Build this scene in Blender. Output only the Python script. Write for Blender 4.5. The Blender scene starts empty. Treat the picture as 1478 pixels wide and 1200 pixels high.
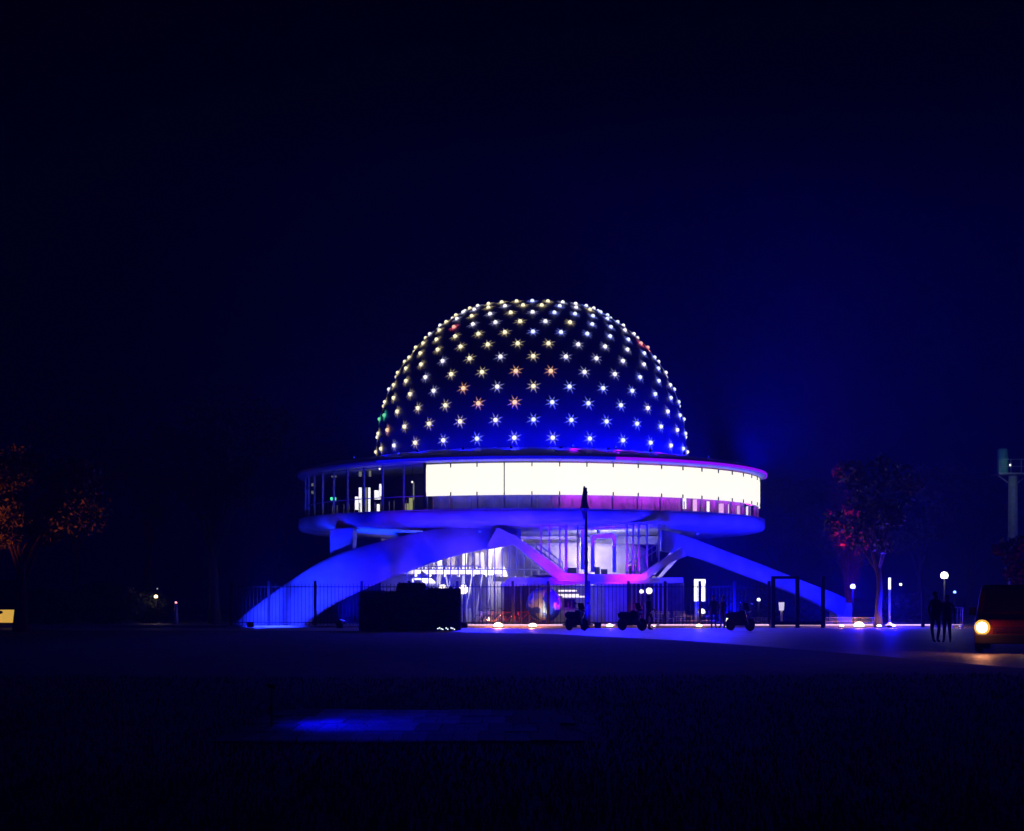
import bpy, bmesh, math, random
import numpy as np
from mathutils import Vector, Matrix
R = math.radians; PI = math.pi
random.seed(7); rng = np.random.default_rng(7)
sc = bpy.context.scene
col = sc.collection

# ------------------------------------------------------------------ camera
F = 2220.0; HZ = 862.0; EYE = 1.65
cam = bpy.data.cameras.new('camera'); camo = bpy.data.objects.new('camera', cam); col.objects.link(camo)
camo.location = (0, 0, EYE); camo.rotation_euler = (PI/2, 0, 0)
cam.sensor_width = 36; cam.lens = F/1478*36; cam.shift_y = (HZ-600)/1478
cam.clip_start = .1; cam.clip_end = 3000
sc.camera = camo
# ------------------------------------------------------------------ world: night sky
w = bpy.data.worlds.new('World'); sc.world = w; w.use_nodes = True
nt = w.node_tree; bg = nt.nodes['Background']
sky = nt.nodes.new('ShaderNodeTexSky'); sky.sky_type = 'NISHITA'; sky.sun_disc = False
sky.sun_elevation = R(12); sky.sun_rotation = R(200); sky.altitude = 0
mx = nt.nodes.new('ShaderNodeMix'); mx.data_type = 'RGBA'; mx.blend_type = 'MULTIPLY'; mx.inputs[0].default_value = 1
mx.inputs[7].default_value = (.02, .02, 1, 1)
nt.links.new(sky.outputs[0], mx.inputs[6]); nt.links.new(mx.outputs[2], bg.inputs[0])
bg.inputs[1].default_value = 0.00005
# faint moon
moon = bpy.data.lights.new('moon', 'SUN'); moon.energy = .14; moon.color = (.002, .003, 1); moon.angle = R(.5)
mo = bpy.data.objects.new('moon', moon); col.objects.link(mo); mo.rotation_euler = (R(48), 0, R(38))
sc.view_settings.view_transform = 'Standard'; sc.view_settings.look = 'None'
sc.view_settings.exposure = 0; sc.view_settings.gamma = 1; sc.view_settings.use_curve_mapping = False
cy = sc.cycles
cy.use_denoising = True
try: cy.denoiser = 'OPENIMAGEDENOISE'
except Exception: pass
cy.max_bounces = 6; cy.diffuse_bounces = 3; cy.glossy_bounces = 3; cy.transmission_bounces = 4
cy.transparent_max_bounces = 12; cy.volume_bounces = 0
cy.sample_clamp_indirect = 4; cy.caustics_reflective = False; cy.caustics_refractive = False

BLUE = (.0015, .002, 1.0)
def at(px, py, Y): return Vector(((px-739)/F*Y, Y, EYE + (HZ-py)/F*Y))
def gx(px, Y): return (px-739)/F*Y
def gz(py, Y): return EYE + (HZ-py)/F*Y

# ------------------------------------------------------------------ materials
MATS = {}
def mat(name, c, rough=.6, metal=0, em=None, es=0, noise=0, nscale=3, bump=0, bscale=20, spec=.5):
    if name in MATS: return MATS[name]
    m = bpy.data.materials.new(name); m.use_nodes = True; n = m.node_tree; b = n.nodes['Principled BSDF']
    b.inputs['Base Color'].default_value = (*c, 1); b.inputs['Roughness'].default_value = rough
    b.inputs['Metallic'].default_value = metal; b.inputs['Specular IOR Level'].default_value = spec
    tc = None
    if noise or bump:
        tc = n.nodes.new('ShaderNodeTexCoord')
    if noise:
        t = n.nodes.new('ShaderNodeTexNoise'); t.inputs['Scale'].default_value = nscale; t.inputs['Detail'].default_value = 5
        r = n.nodes.new('ShaderNodeValToRGB'); r.color_ramp.elements[0].position = .3; r.color_ramp.elements[1].position = .72
        r.color_ramp.elements[0].color = (*[x*(1-noise) for x in c], 1); r.color_ramp.elements[1].color = (*[min(1, x*(1+noise)) for x in c], 1)
        n.links.new(tc.outputs['Object'], t.inputs['Vector']); n.links.new(t.outputs[0], r.inputs[0]); n.links.new(r.outputs[0], b.inputs['Base Color'])
    if bump:
        t2 = n.nodes.new('ShaderNodeTexNoise'); t2.inputs['Scale'].default_value = bscale; t2.inputs['Detail'].default_value = 4
        bp = n.nodes.new('ShaderNodeBump'); bp.inputs['Strength'].default_value = bump; bp.inputs['Distance'].default_value = .05
        n.links.new(tc.outputs['Object'], t2.inputs['Vector']); n.links.new(t2.outputs[0], bp.inputs['Height']); n.links.new(bp.outputs[0], b.inputs['Normal'])
    if em:
        b.inputs['Emission Color'].default_value = (*em, 1); b.inputs['Emission Strength'].default_value = es
    MATS[name] = m; return m
concrete = mat('white_concrete', (.43, .46, .6), .65, noise=.34, nscale=.55, bump=.35, bscale=5)
concrete_d = mat('grey_concrete', (.3, .3, .33), .7, noise=.3, nscale=1.1, bump=.3, bscale=8)
roofm = mat('roof_metal', (.4, .42, .46), .5, noise=.2, nscale=.5, bump=.1, bscale=3)
alu = mat('aluminium', (.55, .56, .6), .35, .7)
dark = mat('dark_metal', (.012, .012, .018), .7, spec=.15)
black = mat('black_paint', (.006, .006, .008), .8, spec=.1)
white = mat('white_paint', (.75, .75, .75), .5, noise=.12, nscale=2)
cream = mat('cream_plaster', (.66, .6, .56), .7, noise=.25, nscale=1.2)
lilac = mat('lilac_plaster', (.5, .45, .6), .7, noise=.3, nscale=1.4)
rubber = mat('rubber', (.01, .01, .01), .85)
bark = mat('bark', (.035, .028, .025), .9, noise=.4, nscale=4, bump=.8, bscale=12)
leafm = mat('leaves', (.05, .06, .02), .6, noise=.5, nscale=1.5)
hedge_leaf = mat('hedge_leaves', (.012, .02, .008), .7, noise=.4, nscale=3)
chrome = mat('chrome', (.7, .7, .72), .15, 1)
maroon = mat('maroon_paint', (.08, .006, .01), .6, spec=.2)
mullm = mat('mullion_metal', (.35, .36, .42), .45, .3)

def glass(name, tint=(.9, .92, 1), refl=.06):
    m = bpy.data.materials.new(name); m.use_nodes = True; n = m.node_tree; n.nodes.clear()
    o = n.nodes.new('ShaderNodeOutputMaterial'); t = n.nodes.new('ShaderNodeBsdfTransparent'); t.inputs[0].default_value = (*tint, 1)
    g = n.nodes.new('ShaderNodeBsdfGlossy'); g.inputs['Roughness'].default_value = .05
    f = n.nodes.new('ShaderNodeLayerWeight'); f.inputs[0].default_value = .25
    mth = n.nodes.new('ShaderNodeMath'); mth.operation = 'MULTIPLY_ADD'; mth.inputs[1].default_value = .35; mth.inputs[2].default_value = refl
    mi = n.nodes.new('ShaderNodeMixShader')
    n.links.new(f.outputs['Facing'], mth.inputs[0]); n.links.new(mth.outputs[0], mi.inputs[0])
    n.links.new(t.outputs[0], mi.inputs[1]); n.links.new(g.outputs[0], mi.inputs[2]); n.links.new(mi.outputs[0], o.inputs[0])
    MATS[name] = m; return m
pane_m = glass('window_glass')
def emis(name, c, s): return mat(name, (.02, .02, .02), .5, em=c, es=s)

# ------------------------------------------------------------------ mesh builder
class MB:
    def __init__(s): s.v = []; s.f = []; s.mi = []; s.sm = []
    def add(s, vs, fs, mi=0, smooth=False):
        o = len(s.v); s.v += [tuple(v) for v in vs]; s.f += [tuple(i+o for i in f) for f in fs]; s.mi += [mi]*len(fs); s.sm += [smooth]*len(fs)
    def box(s, c, d, rz=0, mi=0, taper=1, M=None):
        x, y, z = d[0]/2, d[1]/2, d[2]/2
        vs = [Vector((sx*x*(taper if sz > 0 else 1), sy*y*(taper if sz > 0 else 1), sz*z)) for sz in (-1, 1) for sx, sy in ((-1,-1),(1,-1),(1,1),(-1,1))]
        if M is not None: vs = [M @ v for v in vs]
        elif rz: q = Matrix.Rotation(rz, 3, 'Z'); vs = [q @ v for v in vs]
        c = Vector(c); vs = [v+c for v in vs]
        s.add(vs, [(3,2,1,0),(4,5,6,7),(0,1,5,4),(1,2,6,5),(2,3,7,6),(3,0,4,7)], mi)
    def bar(s, a, b, wd, dp=None, mi=0):
        a, b = Vector(a), Vector(b); dp = dp or wd; d = b-a; L = d.length
        if L < 1e-6: return
        q = d.to_track_quat('Z', 'Y').to_matrix(); s.box((a+b)/2, (wd, dp, L), mi=mi, M=q)
    def tube(s, pts, r, n=8, mi=0, smooth=True, cap=True):
        pts = [Vector(p) for p in pts]; rs = r if isinstance(r, (list, tuple)) else [r]*len(pts)
        vs = []; fs = []; up = None
        for i, p in enumerate(pts):
            d = (pts[min(i+1, len(pts)-1)] - pts[max(i-1, 0)]).normalized()
            if up is None: up = Vector((0,0,1)) if abs(d.z) < .9 else Vector((0,1,0))
            a = up.cross(d)
            if a.length < 1e-4: a = Vector((1,0,0)).cross(d)
            a.normalize(); b = d.cross(a); up = b
            for k in range(n):
                t = 2*PI*k/n; vs.append(p + a*math.cos(t)*rs[i] + b*math.sin(t)*rs[i])
        for i in range(len(pts)-1):
            for k in range(n):
                j = (k+1) % n; fs.append((i*n+k, i*n+j, (i+1)*n+j, (i+1)*n+k))
        s.add(vs, fs, mi, smooth)
        if cap:
            o = len(s.v)-len(vs)
            s.f.append(tuple(o+k for k in range(n))[::-1]); s.mi.append(mi); s.sm.append(False)
            s.f.append(tuple(o+(len(pts)-1)*n+k for k in range(n))); s.mi.append(mi); s.sm.append(False)
    def lathe(s, prof, n=48, c=(0,0,0), a0=0, a1=2*PI, mi=0, smooth=True, M=None):
        full = abs(a1-a0-2*PI) < 1e-6; cnt = n if full else n+1; vs = []; fs = []
        for k in range(cnt):
            t = a0+(a1-a0)*k/n
            for (r, z) in prof:
                v = Vector((r*math.cos(t), r*math.sin(t), z))
                if M is not None: v = M @ v
                vs.append(v+Vector(c))
        m = len(prof)
        for k in range(n):
            k2 = (k+1) % cnt
            for i in range(m-1): fs.append((k*m+i, k2*m+i, k2*m+i+1, k*m+i+1))
        s.add(vs, fs, mi, smooth)
    def ball(s, c, r, n=12, mi=0, sq=(1,1,1)):
        prof = [(max(1e-4, math.cos(-PI/2+PI*i/(n//2))), math.sin(-PI/2+PI*i/(n//2))) for i in range(n//2+1)]
        s.lathe([(a*r, b*r) for a, b in prof], n, c, mi=mi, M=Matrix.Diagonal(sq))
    def prism(s, poly, y0, y1, mi=0):       # polygon of (x,z) extruded along Y
        n = len(poly); vs = [(x, y0, z) for x, z in poly]+[(x, y1, z) for x, z in poly]
        fs = [tuple(range(n)), tuple(range(2*n-1, n-1, -1))]+[(i, (i+1) % n+0, (i+1) % n+n, i+n)[::-1] for i in range(n)]
        s.add(vs, fs, mi)
    def mesh(s, name, ms):
        me = bpy.data.meshes.new(name); me.from_pydata(s.v, [], s.f); me.update()
        for m in (ms if isinstance(ms, (list, tuple)) else [ms]): me.materials.append(m)
        me.polygons.foreach_set('material_index', s.mi); me.polygons.foreach_set('use_smooth', s.sm)
        return me
    def build(s, name, ms, parent=None, bevel=0):
        o = bpy.data.objects.new(name, s.mesh(name, ms)); col.objects.link(o)
        if parent: o.parent = parent
        if bevel:
            b = o.modifiers.new('bevel', 'BEVEL'); b.width = bevel; b.segments = 2; b.limit_method = 'ANGLE'
        return o
def tag(o, label=None, cat=None, group=None, kind=None):
    if label: o['label'] = label
    if cat: o['category'] = cat
    if group: o['group'] = group
    if kind: o['kind'] = kind
    return o
def empty(name, loc, label, cat, group=None, rz=0):
    o = bpy.data.objects.new(name, None); col.objects.link(o); o.location = loc; o.rotation_euler.z = rz
    o.empty_display_size = .3
    return tag(o, label, cat, group)
def inst(name, me, parent, loc=(0,0,0), M=None):
    o = bpy.data.objects.new(name, me); col.objects.link(o); o.parent = parent
    if M is not None: o.matrix_local = M
    else: o.location = loc
    return o
def copy_tree(o, parent=None):
    c = o.copy(); col.objects.link(c)
    if parent: c.parent = parent
    for ch in list(o.children): copy_tree(ch, c)
    return c
def light(kind, name, loc, energy, color, parent=None, target=None, size=.3, angle=60, blend=.6, sy=None):
    L = bpy.data.lights.new(name, kind); L.energy = energy; L.color = color
    if kind == 'SPOT': L.spot_size = R(angle); L.spot_blend = blend; L.shadow_soft_size = size
    elif kind == 'AREA':
        L.size = size
        if sy: L.shape = 'RECTANGLE'; L.size_y = sy
    else: L.shadow_soft_size = size
    o = bpy.data.objects.new(name, L); col.objects.link(o)
    o.location = loc
    if target is not None:
        o.rotation_euler = (Vector(target)-Vector(loc)).to_track_quat('-Z', 'Y').to_euler()
    if parent: o.parent = parent; o.location = Vector(loc)-parent.location
    return o

# ------------------------------------------------------------------ haze standing in for lens bloom
hz = MB(); hz.box((0, 115, 13.4), (230, 290, 29.8))
def volmat():
    m = bpy.data.materials.new('bloom_haze'); m.use_nodes = True; n = m.node_tree; n.nodes.clear()
    o = n.nodes.new('ShaderNodeOutputMaterial'); v = n.nodes.new('ShaderNodeVolumePrincipled')
    v.inputs['Color'].default_value = (.2, .24, 1, 1); v.inputs['Density'].default_value = BLOOM_HAZE_DENSITY; v.inputs['Anisotropy'].default_value = 0.0  # blue put into the air colour to stand in for lens bloom
    n.links.new(v.outputs[0], o.inputs['Volume']); return m
BLOOM_HAZE_DENSITY = .0026
tag(hz.build('haze', volmat()), 'thin blue-tinted haze standing in for lens glow around the planetarium', None, kind='stuff')

# ------------------------------------------------------------------ ground
def ground_mat(name, c1, c2, scale, rough, bump=.6, bs=30, brick=None):
    m = bpy.data.materials.new(name); m.use_nodes = True; n = m.node_tree; b = n.nodes['Principled BSDF']
    tc = n.nodes.new('ShaderNodeTexCoord'); t = n.nodes.new('ShaderNodeTexNoise'); t.inputs['Scale'].default_value = scale; t.inputs['Detail'].default_value = 8
    r = n.nodes.new('ShaderNodeValToRGB'); r.color_ramp.elements[0].position = .35; r.color_ramp.elements[1].position = .68
    r.color_ramp.elements[0].color = (*c1, 1); r.color_ramp.elements[1].color = (*c2, 1)
    n.links.new(tc.outputs['Object'], t.inputs['Vector']); n.links.new(t.outputs[0], r.inputs[0]); n.links.new(r.outputs[0], b.inputs['Base Color'])
    b.inputs['Roughness'].default_value = rough
    t2 = n.nodes.new('ShaderNodeTexNoise'); t2.inputs['Scale'].default_value = bs; t2.inputs['Detail'].default_value = 5
    bp = n.nodes.new('ShaderNodeBump'); bp.inputs['Strength'].default_value = bump; bp.inputs['Distance'].default_value = .06
    n.links.new(tc.outputs['Object'], t2.inputs['Vector']); n.links.new(t2.outputs[0], bp.inputs['Height']); n.links.new(bp.outputs[0], b.inputs['Normal'])
    if brick:
        bt = n.nodes.new('ShaderNodeTexBrick'); bt.inputs['Scale'].default_value = brick; bt.inputs['Mortar Size'].default_value = .02
        bt.inputs['Color1'].default_value = (1,1,1,1); bt.inputs['Color2'].default_value = (.8,.8,.8,1); bt.inputs['Mortar'].default_value = (.35,.35,.35,1)
        mm = n.nodes.new('ShaderNodeMix'); mm.data_type = 'RGBA'; mm.blend_type = 'MULTIPLY'; mm.inputs[0].default_value = 1
        n.links.new(tc.outputs['Object'], bt.inputs['Vector']); n.links.new(r.outputs[0], mm.inputs[6]); n.links.new(bt.outputs[0], mm.inputs[7]); n.links.new(mm.outputs[2], b.inputs['Base Color'])
    return m
lawn_m = ground_mat('lawn_soil', (.014, .018, .008), (.05, .06, .022), .8, .98, 1, 9)
g = MB()
g.add([(-1500, -300, 0), (1500, -300, 0), (1500, 2500, 0), (-1500, 2500, 0)], [(0,1,2,3)])
tag(g.build('ground', ground_mat('far_ground', (.015, .018, .01), (.03, .035, .015), .1, .95, .3, 3)), kind='structure')
# lawn with gentle undulation
n = 90; xs = np.linspace(-45, 45, n); ys = np.linspace(2, 74, n)
vs = []; fs = []
def lawn_k(x, y):
    x = np.asarray(x, float); y = np.asarray(y, float)
    d = np.maximum(np.maximum(-4.2-x, x-2.2), np.maximum(16.6-y, y-23.2)); return np.clip(d/2.0, 0, 1)
def edge_y(x): # far edge of the lawn, where the paved forecourt begins
    return float(np.interp(x, [-45, -10, -4, 2, 6.8, 9.5, 12, 45], [76, 75, 73, 68, 57, 46, 34, 15]))
for i, x in enumerate(xs):
    for j in range(n):
        y = 2 + (edge_y(x)-2)*j/(n-1)
        z = .012 + .05*(math.sin(x*.31+y*.17)+math.sin(x*.13-y*.23+1)+2)*.5*min(1, (n-1-j)/12)*float(lawn_k(x, y))
        vs.append((x, y, z))
for i in range(n-1):
    for j in range(n-1): fs.append((i*n+j, (i+1)*n+j, (i+1)*n+j+1, i*n+j+1))
g = MB(); g.add(vs, fs, smooth=True); tag(g.build('lawn', lawn_m), kind='structure')
pave = ground_mat('paving', (.27, .27, .28), (.42, .41, .41), .6, .5, .25, 25, brick=.8)
g = MB()
ex = [-45, -10, -4, 2, 6.8, 9.5, 12, 45]; ey = [76, 75, 73, 68, 57, 46, 34, 15]
for i in range(7): g.add([(ex[i], ey[i], .004), (ex[i+1], ey[i+1], .004), (ex[i+1], 83.0, .004), (ex[i], 83.0, .004)], [(0,1,2,3)])
tag(g.build('forecourt', pave), kind='structure')
g = MB(); g.add([(-60, 83.4, .012), (60, 83.4, .012), (60, 150, .012), (-60, 150, .012)], [(0,1,2,3)])
tag(g.build('plaza', ground_mat('plaza_paving', (.14, .14, .14), (.24, .23, .23), .8, .55, .2, 20, brick=.5)), kind='structure')
k = MB()
kx = gx(655, 83.2)
g = MB(); g.box(((kx-40)/2+5, 83.2, .06), (kx+45-(-40)+40, .3, .12))
tag(g.build('kerb', concrete_d, bevel=.02), kind='structure')
# grass blades near the camera
N = 42000
yy = 8.5 + 22*rng.random(N)**1.5; xx = (rng.random(N)-.5)*2*(yy*.36+1)
hh = .03+.06*rng.random(N); aa = rng.random(N)*2*PI; ww = .006+.006*rng.random(N)
base = .012 + .05*(np.sin(xx*.31+yy*.17)+np.sin(xx*.13-yy*.23+1)+2)*.5*lawn_k(xx, yy)
pm_ = (lawn_k(xx, yy) == 0) & (yy > 17.2) & (yy < 22.2) & (xx > -3.4) & (xx < 1.1); hh = np.where(pm_, .02+hh*.15, hh)
lx = (rng.random(N)-.5)*.06; ly = (rng.random(N)-.5)*.06
V = np.zeros((N, 3, 3)); V[:,0] = np.stack([xx-np.cos(aa)*ww, yy-np.sin(aa)*ww, base-.01], 1); V[:,1] = np.stack([xx+np.cos(aa)*ww, yy+np.sin(aa)*ww, base-.01], 1)
V[:,2] = np.stack([xx+lx, yy+ly, base+hh], 1)
def tri_mesh(name, V, m):
    N = V.shape[0]; k = V.shape[1]; me = bpy.data.meshes.new(name); me.vertices.add(N*k); me.vertices.foreach_set('co', V.reshape(-1))
    me.loops.add(N*k); me.loops.foreach_set('vertex_index', np.arange(N*k, dtype=np.int32)); me.polygons.add(N)
    me.polygons.foreach_set('loop_start', np.arange(0, N*k, k, dtype=np.int32)); me.polygons.foreach_set('loop_total', np.full(N, k, dtype=np.int32))
    me.update(calc_edges=True); me.materials.append(m); return me
slab_zone = lambda x, y: False
go = bpy.data.objects.new('grass', tri_mesh('grass', V, mat('grass_blade', (.03, .045, .015), .8, noise=.4, nscale=.8))); col.objects.link(go)
tag(go, 'short dark grass of the foreground lawn', 'grass', kind='stuff')

# pale slabs added where a blue light patch lies on the lawn
st = empty('light_patch_slabs', (0, 0, 0), 'pale stone slabs added for the blue light patch on the dark foreground lawn', 'light patch')
light_patch_m = mat('light_patch_stone', (.62, .62, .64), .45, noise=.35, nscale=1.1, bump=.3, bscale=10)
me_cache = []
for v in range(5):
    f_ = [1, .7, .42, .22, .1][v]  # stone tones graded to paint the light patch fading out
    b = MB(); b.box((0, 0, 0), (.292, 1.185, .09)); me_cache.append(b.mesh('light_patch_slab_mesh', mat('light_patch_stone_%d' % v, (.75*f_,.75*f_,.77*f_), .95, spec=.05, noise=.3, nscale=1.5, bump=.3, bscale=10)))
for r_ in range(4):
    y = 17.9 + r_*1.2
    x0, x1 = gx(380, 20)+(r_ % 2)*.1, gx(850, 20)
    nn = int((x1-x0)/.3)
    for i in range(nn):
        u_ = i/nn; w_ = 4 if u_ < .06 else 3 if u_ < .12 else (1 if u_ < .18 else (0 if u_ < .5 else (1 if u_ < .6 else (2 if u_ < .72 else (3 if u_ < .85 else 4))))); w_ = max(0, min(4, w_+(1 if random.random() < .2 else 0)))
        o = inst('light_patch_slab', me_cache[w_], st, (x0+i*.3+random.uniform(-.003,.003), y+random.uniform(-.01,.01), -.012+random.uniform(-.006,.006)))
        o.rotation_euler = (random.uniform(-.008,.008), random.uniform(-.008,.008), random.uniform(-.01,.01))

# ------------------------------------------------------------------ planetarium
CX, CY = 1.26, 100.0
bld = empty('planetarium', (CX, CY, 0), 'domed planetarium with glowing screen ring raised on blue-lit concrete legs', 'planetarium')
def B(mb, name, ms, bevel=0, parent=bld):           # geometry in world coordinates -> part of the building
    o = mb.build(name, ms, None, bevel)
    o.data.transform(Matrix.Translation((-CX, -CY, 0))); o.parent = parent
    return o
RD, ZD = 10.0, 11.0
# dome
dm = bpy.data.materials.new('dome_panels'); dm.use_nodes = True; n_ = dm.node_tree; b_ = n_.nodes['Principled BSDF']
b_.inputs['Roughness'].default_value = .5; b_.inputs['Metallic'].default_value = .1
tc = n_.nodes.new('ShaderNodeTexCoord'); t_ = n_.nodes.new('ShaderNodeTexNoise'); t_.inputs['Scale'].default_value = .5; t_.inputs['Detail'].default_value = 6
r_ = n_.nodes.new('ShaderNodeValToRGB'); r_.color_ramp.elements[0].color = (.016, .018, .05, 1); r_.color_ramp.elements[1].color = (.036, .04, .095, 1)
n_.links.new(tc.outputs['Object'], t_.inputs['Vector']); n_.links.new(t_.outputs[0], r_.inputs[0]); n_.links.new(r_.outputs[0], b_.inputs['Base Color'])
d = MB()
prof = [(RD, 9.2), (RD, 10.1)]+[(RD*math.cos(R(a)), ZD+RD*math.sin(R(a))) for a in np.linspace(-4, 89.9, 26)]
d.lathe(prof, 112, (CX, CY, 0)); dome = B(d, 'dome', dm)
# dome lamps: 12 rows of 28, alternate rows shifted half a step
def solve_phi(py):
    lo, hi = -5, 75
    for _ in range(50):
        m = (lo+hi)/2; Y = CY-RD*math.cos(R(m)); y = HZ-F*(ZD+RD*math.sin(R(m))-EYE)/Y
        if y > py: lo = m
        else: hi = m
    return (lo+hi)/2
rows = [632, 606, 581, 558, 536, 515, 496.5, 480, 465, 452, 442]
phis = [solve_phi(p) for p in rows]; phis.append(phis[-1]+4.8)
lm = {'white': emis('lamp_white', (1, .95, .92), 1.5), 'cool': emis('lamp_cool', (.75, .8, 1), 1.6), 'warm': emis('lamp_warm', (1, .9, .6), 1.5),
      'orange': emis('lamp_orange', (1, .68, .36), 1.4), 'red': emis('lamp_red', (1, .5, .4), 1.3), 'green': emis('lamp_green', (.25, 1, .5), .9)}
lensmesh = {}
for k_, m_ in lm.items():
    q = MB(); q.lathe([(.11, -.02), (.122, .03), (.117, .07), (.095, .115), (.055, .145), (.001, .158)], 12); lensmesh[k_] = q.mesh('lens', m_)
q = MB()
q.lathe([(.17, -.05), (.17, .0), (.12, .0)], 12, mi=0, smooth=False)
for i in range(8):  # glowing spikes shaped like lens starbursts, added around each lamp
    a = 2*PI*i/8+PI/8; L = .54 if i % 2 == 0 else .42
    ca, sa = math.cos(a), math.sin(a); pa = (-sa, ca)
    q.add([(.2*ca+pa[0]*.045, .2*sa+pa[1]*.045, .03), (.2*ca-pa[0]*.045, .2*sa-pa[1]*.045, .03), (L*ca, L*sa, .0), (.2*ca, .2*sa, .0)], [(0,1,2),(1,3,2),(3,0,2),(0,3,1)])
starburst_bezels = {}
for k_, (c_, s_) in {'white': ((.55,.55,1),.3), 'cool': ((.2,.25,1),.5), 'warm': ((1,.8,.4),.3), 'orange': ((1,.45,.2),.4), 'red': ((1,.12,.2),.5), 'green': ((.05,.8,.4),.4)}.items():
    bm_ = mat('starburst_bezel_'+k_, (.2,.2,.25), .6, em=c_, es=s_); n2 = bm_.node_tree; tc2 = n2.nodes.new('ShaderNodeTexCoord'); ln = n2.nodes.new('ShaderNodeVectorMath'); ln.operation = 'LENGTH'
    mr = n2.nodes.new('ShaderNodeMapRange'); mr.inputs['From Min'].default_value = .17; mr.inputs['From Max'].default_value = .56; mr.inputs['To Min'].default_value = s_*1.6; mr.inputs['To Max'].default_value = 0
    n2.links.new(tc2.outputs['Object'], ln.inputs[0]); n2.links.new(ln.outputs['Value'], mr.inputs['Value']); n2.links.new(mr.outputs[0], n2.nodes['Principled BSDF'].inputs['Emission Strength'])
    starburst_bezels[k_] = q.mesh('starburst_bezel', bm_)
special = {(741,581):'orange',(793,536):'orange',(743,536):'orange',(768,558):'warm',(768,515):'warm',(690,584):'orange',(668,562):'orange',(677,519):'warm',(553,608):'green',(650,476):'red',(792,496):'warm',(560,627):'orange',(926,502):'red'}
for ri, ph in enumerate(phis):
    for kk in range(28):
        th = (kk + (.5 if ri % 2 == 0 else 0))*2*PI/28
        if th > PI: th -= 2*PI
        if abs(th) > R(112): continue
        nx, ny, nz = math.sin(th)*math.cos(R(ph)), -math.cos(th)*math.cos(R(ph)), math.sin(R(ph))
        p = Vector((nx, ny, nz))*RD; p.z += ZD
        X, Y = p.x+CX, p.y+CY; px, py = 739+F*X/Y, HZ-F*(p.z-EYE)/Y
        c = None
        for (sx, sy), cc in special.items():
            if abs(px-sx) < 9 and abs(py-sy) < 9: c = cc
        if c is None:
            s_ = (767-px)/222 + (650-py)/400
            rr = random.random()
            if s_ > .55: c = 'warm' if rr < .75 else 'white'
            elif s_ > .1: c = 'warm' if rr < .35 else ('white' if rr < .7 else 'cool')
            else: c = 'cool' if rr < .6 else 'white'
        N_ = Vector((nx, ny, nz)); q4 = N_.to_track_quat('Z', 'Y').to_matrix().to_4x4()
        q4.translation = Vector((p.x, p.y, p.z)) + N_*.03
        o = inst('dome_lamp', starburst_bezels[c], dome, M=q4)
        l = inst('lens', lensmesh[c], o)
# roof ring
g = MB(); g.lathe([(9.9, 10.45), (11.5, 10.2), (14.4, 9.68), (15.05, 9.5), (15.1, 9.42), (15.05, 9.28), (14.7, 9.2), (9.0, 9.2)], 96, (CX, CY, 0)); B(g, 'roof', roofm)
# standing seams on the roof
seam = MB(); seam.bar((10.05, 0, 10.44), (14.5, 0, 9.70), .05, .05); sm_ = seam.mesh('roof_seam', roofm)
for i in range(60):
    a = R(-.6+6*i)
    inst('roof_seam', sm_, bld, M=Matrix.Rotation(a-PI/2, 4, 'Z'))
# gallery floor slab
g = MB(); g.lathe([(9.0, 6.5), (14.95, 6.5), (15.0, 6.42), (15.0, 6.0), (14.85, 5.85), (14.3, 5.72), (11.5, 5.55), (8.2, 5.35), (7.0, 5.3)], 96, (CX, CY, 0)); B(g, 'gallery_floor', concrete)
g = MB(); g.lathe([(14.95, 6.5), (14.99, 6.56), (14.7, 6.58), (14.4, 6.56)], 96, (CX, CY, 0)); B(g, 'sill_rail', mullm)
# core
g = MB(); g.lathe([(8.9, 6.5), (8.9, 9.2)], 64, (CX, CY, 0)); B(g, 'gallery_wall', mat('gallery_plaster', (.12, .12, .15), .7, noise=.3, nscale=1))
g = MB(); g.lathe([(4.2, .01), (4.2, 5.35)], 40, (CX, CY, 0)); B(g, 'core_wall', cream)
# glass bays
RG = 14.55
def ring(th, r, z=0): return Vector((r*math.sin(th), -r*math.cos(th), z))
wpane = 2*RG*math.sin(R(3))-.06
q = MB(); q.box((0, 0, 7.88), (wpane, .02, 2.6)); pm = q.mesh('window_pane', pane_m)
q = MB(); q.box((0, 0, 7.86), (.07, .12, 2.66)); mm_ = q.mesh('mullion', mullm)
tms = []
for z_ in (7.35, 9.1):
    q = MB(); q.box((0, 0, z_), (wpane, .06, .05)); tms.append(q.mesh('transom', mullm))
for i in range(60):
    a = R(-.6+6*i)
    if abs(((a+PI) % (2*PI))-PI) > R(130): continue
    M = Matrix.Rotation(a, 4, 'Z'); M.translation = ring(a, RG); inst('mullion', mm_, bld, M=M)
    a2 = a+R(3); M = Matrix.Rotation(a2, 4, 'Z'); M.translation = ring(a2, RG*math.cos(R(3))); inst('window_pane', pm, bld, M=M)
    for tm_ in tms: inst('transom', tm_, bld, M=M)
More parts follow.
